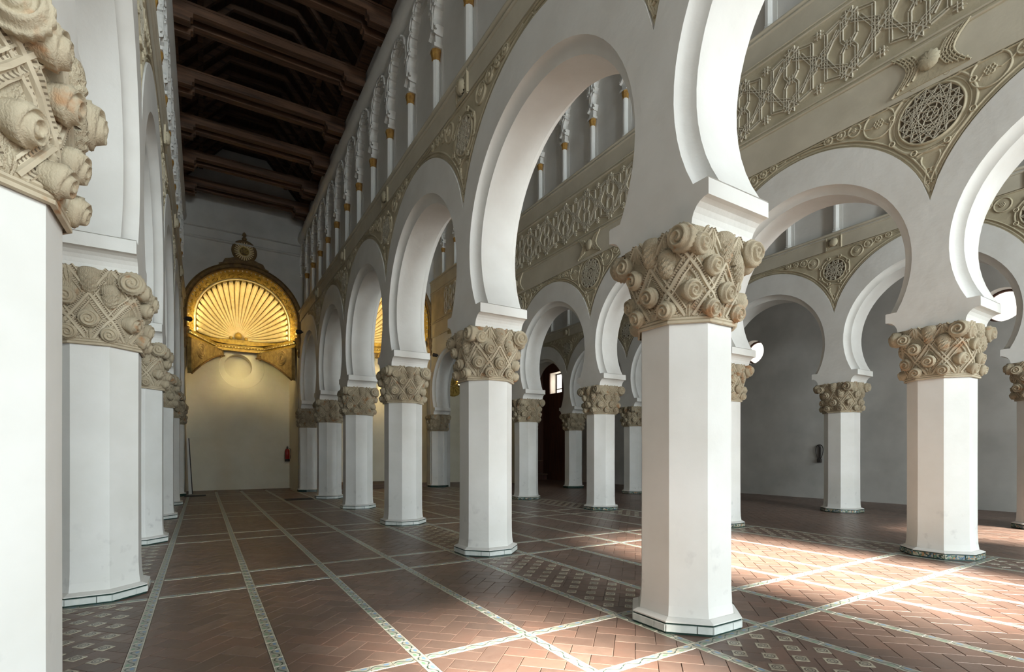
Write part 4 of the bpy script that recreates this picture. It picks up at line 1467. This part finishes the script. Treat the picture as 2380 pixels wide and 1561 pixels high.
stroke([(0.085, 0.04), (0.06, 0.05), (0.04, 0.03), (0.06, 0.0), (0.085, -0.025), (0.065, -0.05), (0.04, -0.04)]); stroke([(-0.01, 0.05), (-0.01, 0.09)], 0.015); stroke([(-0.03, 0.075), (0.01, 0.075)], 0.015)
tag(mono.build('monogram', M['gold'], md), kind='stuff')
fin = MB().lathe([(0.05, 0.0), (0.07, 0.05), (0.03, 0.10), (0.06, 0.14), (0.06, 0.18), (0.01, 0.24)], 10, (0, -0.03, 0.33))
fin.build('finial', M['darkgold'], md)
for s in (-1, 1):
    out = [(0, -0.28), (s * 0.28, -0.22), (s * 0.36, -0.26), (s * 0.50, -0.30), (s * 0.56, -0.42), (s * 0.66, -0.46), (s * 0.60, -0.54), (0, -0.42)]
    MB().prism(out, lambda a, z, q: (a, -q, z), 0.0, 0.06).build('crest', M['darkgold'], md)

# ------------------------------------------------------------------ timber ceiling of the open nave
ceil_z = 10.22
mb = MB()
ZR = 12.25
xa, xb = XL + 0.2, XR1 - 0.2
mb.add([(xa, Y_FRONT, 10.7), (xa, Y_END, 10.7), (CXN - 0.7, Y_END, ZR), (CXN - 0.7, Y_FRONT, ZR), (CXN + 0.7, Y_FRONT, ZR), (CXN + 0.7, Y_END, ZR), (xb, Y_END, 10.7), (xb, Y_FRONT, 10.7)],
       [(0, 1, 2, 3), (3, 2, 5, 4), (4, 5, 6, 7)])
ceiling = mb.build('ceiling', M['plank'])
struct(ceiling, 'dark open timber roof over the nave')
# rafters and collars
RAF = MB(); 
d = Vector((CXN - 0.7 - xa, 0, ZR - 10.7)); L = d.length; d.normalize(); n_ = Vector((d.z, 0, -d.x))
RAF.add([tuple(Vector((xa, yy, 10.7)) + d * t + n_ * q) for t in (0, L) for yy in (-0.05, 0.05) for q in (0, 0.12)], [(0, 1, 3, 2), (4, 6, 7, 5), (0, 4, 5, 1), (2, 3, 7, 6), (1, 5, 7, 3)])
ME_RAFL = RAF.mesh('rafter', M['rafter'])
RAF = MB()
d = Vector((CXN + 0.7 - xb, 0, ZR - 10.7)); d.normalize(); n_ = Vector((-d.z, 0, d.x))
RAF.add([tuple(Vector((xb, yy, 10.7)) + d * t + n_ * q) for t in (0, L) for yy in (-0.05, 0.05) for q in (0, 0.12)], [(0, 1, 3, 2), (4, 6, 7, 5), (0, 4, 5, 1), (2, 3, 7, 6), (1, 5, 7, 3)])
ME_RAFR = RAF.mesh('rafter', M['rafter'])
ME_COL = MB().box(CXN - 0.75, CXN + 0.75, -0.05, 0.05, ZR - 0.14, ZR).mesh('collar_beam', M['rafter'])
yy = 6.5
while yy < Y_END:
    place('rafter', ME_RAFL, ceiling, (0, yy, 0)); place('rafter', ME_RAFR, ceiling, (0, yy, 0)); place('collar_beam', ME_COL, ceiling, (0, yy, 0))
    yy += 0.62
# purlins along the nave
for x_, z_ in ((CXN - 1.35, 11.45), (CXN + 1.35, 11.45)):
    MB().box(x_ - 0.06, x_ + 0.06, 6, Y_END, z_ - 0.1, z_).build('purlin', M['rafter'], ceiling)
# wall plates
for x_ in (XL + 0.32, XR1 - 0.32):
    MB().box(x_ - 0.12, x_ + 0.12, Y_FRONT, Y_END, 10.46, 10.62).build('wall_plate', M['beam'], ceiling)
TB = MB()
TB.box(xa + 0.05, xb - 0.05, -0.085, 0.085, 0.0, 0.20)
TB.box(xa + 0.05, xb - 0.05, -0.10, 0.10, 0.155, 0.20)
ME_TIE = TB.mesh('tie_beam', M['beam'])
cb = MB()
prof = [(0, -0.19), (0.44, -0.19), (0.45, -0.10), (0.49, -0.09), (0.50, 0.0), (0, 0.0)]
cb.prism(prof, lambda a, z, q: (xa + 0.05 + a, q, z), -0.085, 0.085)
ME_CORL = cb.mesh('corbel', M['beam'])
cb = MB(); cb.prism(prof, lambda a, z, q: (xb - 0.05 - a, q, z), -0.085, 0.085)
ME_CORR = cb.mesh('corbel', M['beam'])
for y_ in (6.5, 8.45, 10.35, 12.25, 14.3, 16.2, 18.0, 19.7):
    for q in (-0.19, 0.19):
        b_ = place('tie_beam', ME_TIE, ceiling, (0, y_ + q, ceil_z))
        place('corbel', ME_CORL, b_); place('corbel', ME_CORR, b_)
# roofs over the other aisles
for i, (x0, x1, z, nm) in enumerate(((X_LEFT - 0.4, XL - 0.2, 8.6, 'ceiling_left_aisle'), (XR1 - 0.2, XR2 + 0.2, 12.4, 'ceiling_wide_nave'), (XR2 - 0.2, XR3 + 0.2, 10.5, 'ceiling_right_nave'), (XR3 - 0.2, X_RIGHT + 0.5, 10.5, 'ceiling_right_aisle'))):
    struct(MB().box(x0, x1, Y_FRONT - 0.4, 25.5, z, z + 0.2).build(nm, M['plank']), 'dark boarded roof of the ' + nm.replace('ceiling_', '').replace('_', ' '))
struct(MB().box(XL - 0.4, XR1 + 0.2, Y_END, 25.5, 12.4, 12.6).build('ceiling_chapel', M['plank']), 'roof above the shell chapel')
struct(MB().box(XL - 0.4, XR1 + 0.2, Y_FRONT - 0.4, Y_END, 12.4, 12.6).build('ceiling_ridge', M['plank']), 'boards above the timber roof')
struct(MB().box(X_LEFT - 0.4, X_RIGHT + 0.5, 25.4, 25.7, -0.2, 12.6).build('wall_back', M['wallplaster']), 'outer wall behind the chapels')
# mouldings on the end wall under the roof
for z, h in ((8.98, 0.10), (9.35, 0.06)):
    struct(MB().sweep([(XI0 - 0.1, Y_END, z), (XI1 + 0.1, Y_END, z)], roll(h, 0.08), (0, -1, 0)).build('trim_%d' % int(z * 10), M['wallplaster']), 'plaster moulding across the end wall above the shell')

# ------------------------------------------------------------------ small things
# fire extinguisher on the chapel's right side
fe = empty('fire_extinguisher', (3.02, 22.95, 1.13))
tag(fe, 'red fire extinguisher hanging on the wall right of the chapel', 'extinguisher')
MB().lathe([(0.02, 0.0), (0.09, 0.01), (0.09, 0.44), (0.075, 0.50), (0.03, 0.53)], 18).build('cylinder', M['red'], fe)
MB().lathe([(0.092, 0.0), (0.094, 0.02), (0.094, 0.10), (0.088, 0.11)], 18).build('base_band', M['black'], fe)
mb = MB().lathe([(0.03, 0.52), (0.03, 0.58), (0.02, 0.60)], 10); mb.box(-0.02, 0.02, -0.11, 0.04, 0.58, 0.60); mb.box(-0.015, 0.015, -0.10, 0.02, 0.62, 0.64)
mb.build('valve', M['black'], fe)
mb = MB().sweep([(0.03, -0.02, 0.56), (0.12, -0.04, 0.52), (0.13, -0.04, 0.30), (0.11, -0.04, 0.12)], [(0.012 * math.cos(a), 0.012 * math.sin(a)) for a in [i * PI / 3 for i in range(6)]], (0, 1, 0), smooth=True)
mb.build('hose', M['black'], fe)

# iron loop bracket on the right wall
br = empty('wall_bracket', (X_RIGHT, 8.80, 1.18))
tag(br, 'black iron teardrop loop bracket hung on the grey right wall', 'bracket')
P = []
for i in range(25):
    t = i / 24 * 2 * PI
    P.append((-0.05, 0.16 * math.sin(t) * (0.35 + 0.65 * (1 - math.cos(t)) / 2), 0.30 - 0.25 * math.cos(t)))
tube = [(0.014 * math.cos(a), 0.014 * math.sin(a)) for a in [i * PI / 3 for i in range(6)]]
MB().sweep(P[:-1], tube, (-1, 0, 0), True, True).build('loop', M['black'], br)
mb = MB().box(-0.06, 0.0, -0.018, 0.018, 0.10, 0.48); mb.lathe([(0.01, 0.46), (0.04, 0.50), (0.01, 0.54)], 8, (-0.045, 0, 0))
mb.build('stem', M['black'], br)
mb = MB().box(-0.10, 0.0, -0.05, 0.05, -0.02, 0.09)
mb.build('foot_block', M['black'], br)

cm = empty('wall_fitting', (X_RIGHT, 10.45, 6.70))  # small black fitting, no light source in it
tag(cm, 'tiny black fitting high on the right wall beneath an arch', 'spotlight')
me = MB().lathe([(0.05, 0.0), (0.075, 0.02), (0.075, 0.18), (0.05, 0.20)], 12).mesh('housing', M['black'])
me.transform(Matrix.Rotation(-PI / 2.6, 4, 'Y')); place('housing', me, cm, (-0.06, 0, 0))
MB().box(-0.06, 0.0, -0.03, 0.03, -0.05, 0.05).build('mount', M['black'], cm)

# leaning white panel at the left of the chapel
lp = empty('leaning_panel', (-0.42, 21.9, 0))
tag(lp, 'tall white panel with dark edge leaning left of the chapel wall', 'panel')
mb = MB().add([(0.0, -0.45, 0), (0.10, -0.45, 0), (0.10, 0.45, 0), (0.0, 0.45, 0), (-0.06, -0.45, 2.0), (-0.01, -0.45, 2.0), (-0.01, 0.45, 2.0), (-0.06, 0.45, 2.0)],
              [(0, 1, 5, 4), (1, 2, 6, 5), (2, 3, 7, 6), (3, 0, 4, 7), (4, 5, 6, 7)])
mb.build('board', M['plaster'], lp)
mb = MB().add([(0.10, -0.47, 0.0), (0.13, -0.47, 0.0), (0.02, -0.47, 2.0), (-0.01, -0.47, 2.0), (0.10, -0.44, 0.0), (0.13, -0.44, 0.0), (0.02, -0.44, 2.0), (-0.01, -0.44, 2.0)],
              [(0, 1, 2, 3), (4, 7, 6, 5), (1, 5, 6, 2), (0, 3, 7, 4), (3, 2, 6, 7)])
mb.build('edge_strip', M['black'], lp)
# plastered piers flanking the chapel opening
# dark floor mats
for i, (x0, x1, y0, y1, lab) in enumerate(((-0.52, 0.10, 20.2, 20.75, 'dark floor grating left of the chapel opening'), (2.2, 3.0, 16.9, 17.45, 'dark floor grating beside the fifth pillar of the right row'))):
    g = MB().box(x0, x1, y0, y1, 0.001, 0.014)
    root = g.build('floor_grating', M['rubber']); tag(root, lab, 'grating', 'floor gratings')
    for j in range(6):
        MB().box(x0, x1, y0 + (y1 - y0) * (j + 0.3) / 6, y0 + (y1 - y0) * (j + 0.6) / 6, 0.014, 0.02).build('bar', M['black'], root)
# altar step across the wide nave
st = MB().box(XC0 + 0.03, XC1 - 0.03, 21.1, Y_BACK + 0.5, 0.0, 0.16).build('altar_step', M['bench'])
tag(st, 'low dark wooden step across the end of the wide nave', 'step')
MB().box(XC0 + 0.03, XC1 - 0.03, 21.06, 21.12, 0.16, 0.19).build('nosing', M['bench'], st)
# bench and box against the dark end wall
bn = empty('bench', (15.6, YW - 0.30, 0))
tag(bn, 'dark wooden bench along the red-brown end wall', 'bench')
MB().box(-1.7, 1.2, -0.28, 0.22, 0.0, 0.28).build('seat', M['door'], bn)
MB().box(-1.7, 1.2, -0.36, 0.24, 0.28, 0.34).build('seat_board', M['bench'], bn)
MB().box(-1.7, 1.2, 0.18, 0.24, 0.34, 1.05).build('backrest', M['door'], bn)
MB().box(-1.7, 1.2, 0.14, 0.25, 1.05, 1.10).build('rail', M['bench'], bn)
bx = empty('wooden_box', (14.75, YW - 0.35, 0.34))
tag(bx, 'small brown wooden chest on the dark bench', 'chest')
MB().box(-0.28, 0.28, -0.16, 0.16, 0.0, 0.24).build('body', M['bench'], bx)
MB().box(-0.30, 0.30, -0.18, 0.18, 0.24, 0.29).build('lid', M['bench'], bx)

# gilded oval plaque with lamp in the right chapel
pq = empty('gilded_plaque', (11.02, Y_BACK + 0.58, 4.95))
tag(pq, 'golden oval plaque glowing in the chapel behind the near right pillars', 'plaque')
me = MB().lathe([(0.02, 0.10), (0.30, 0.08), (0.42, 0.05), (0.46, 0.07), (0.52, 0.05), (0.54, 0.0)], 28).mesh('disc', M['gold'])
me.transform(Matrix.Rotation(PI / 2, 4, 'X')); place('disc', me, pq)
fl = MB()
for i in range(12):
    a = 2 * PI * i / 12
    fl.ridge((0.06 * math.cos(a), -0.09, 0.06 * math.sin(a)), (0.40 * math.cos(a), -0.06, 0.40 * math.sin(a)), OUT, 0.05, 0.04)
tag(fl.build('fluting', M['gold'], pq), kind='stuff')

# lamps
def lamp(loc, label, power, color, radius=0.12, aim=None, spot=None):
    t = empty('chapel_lamp', loc)
    tag(t, label, 'lamp', 'small lamps in the chapels')
    MB().lathe([(0.03, -0.10), (0.06, -0.08), (0.06, 0.0), (0.07, 0.01)], 12).build('holder', M['black'], t)
    MB().lathe([(0.05, 0.01), (0.055, 0.03), (0.03, 0.055), (0.005, 0.06)], 12).build('bulb', M['lamp'], t)
    l = bpy.data.lights.new('chapel_lamp_light', 'POINT')
    l.energy = power; l.color = color; l.shadow_soft_size = radius
    o = bpy.data.objects.new('chapel_lamp_light', l); COL.objects.link(o)
    o.parent = t; o.location = (0, 0, 0.22)
WARM = (1.0, 0.77, 0.36)
def flood(loc, aim, label, power, color, cone=75):
    t = empty('wall_floodlight', loc)
    tag(t, label, 'floodlight', 'floodlights aimed at the shell niches')
    d = (Vector(aim) - Vector(loc)).normalized()
    q = d.to_track_quat('Z', 'Y').to_matrix().to_4x4()
    me = MB().lathe([(0.045, -0.12), (0.07, -0.10), (0.075, 0.04), (0.085, 0.06), (0.07, 0.055)], 14).mesh('housing', M['black'])
    me.transform(q); place('housing', me, t)
    me = MB().lathe([(0.066, 0.045), (0.04, 0.050), (0.002, 0.052)], 14).mesh('lens', M['lamp'])
    me.transform(q); place('lens', me, t)
    sx = -1 if abs(loc[0] - aim[0]) > 0 and loc[0] < aim[0] else 1
    MB().box(min(0, sx * 0.16), max(0, sx * 0.16), -0.02, 0.02, -0.02, 0.02).build('arm', M['black'], t)
    l = bpy.data.lights.new('floodlight_beam', 'SPOT')
    l.energy = power; l.color = color; l.spot_size = math.radians(cone); l.spot_blend = 0.6; l.shadow_soft_size = 0.07
    o = bpy.data.objects.new('floodlight_beam', l); COL.objects.link(o)
    o.parent = t; o.location = d * 0.09
    o.rotation_euler = d.to_track_quat('-Z', 'Y').to_euler()
flood((XI0 + 0.15, 19.9, 5.9), (CXN + 0.3, 22.6, 6.3), 'small floodlight on the left arcade wall before the shell', 300, WARM, 95)
flood((XI1 - 0.15, 19.9, 5.9), (CXN - 0.3, 22.6, 6.3), 'small floodlight on the right arcade wall before the shell', 300, WARM, 95)
flood((XC0 + 0.15, 19.9, 5.6), (CXC + 0.4, 23.2, 6.6), 'small floodlight on the left wall before the gilded arch of the wide nave', 520, WARM, 100)
flood((XC1 - 0.15, 19.9, 5.6), (CXC - 0.4, 23.2, 6.6), 'small floodlight on the right wall before the gilded arch of the wide nave', 520, WARM, 100)
lamp((11.32, Y_BACK + 0.53, 5.0), 'small bright lamp at the right of the golden plaque', 40, WARM, 0.05)
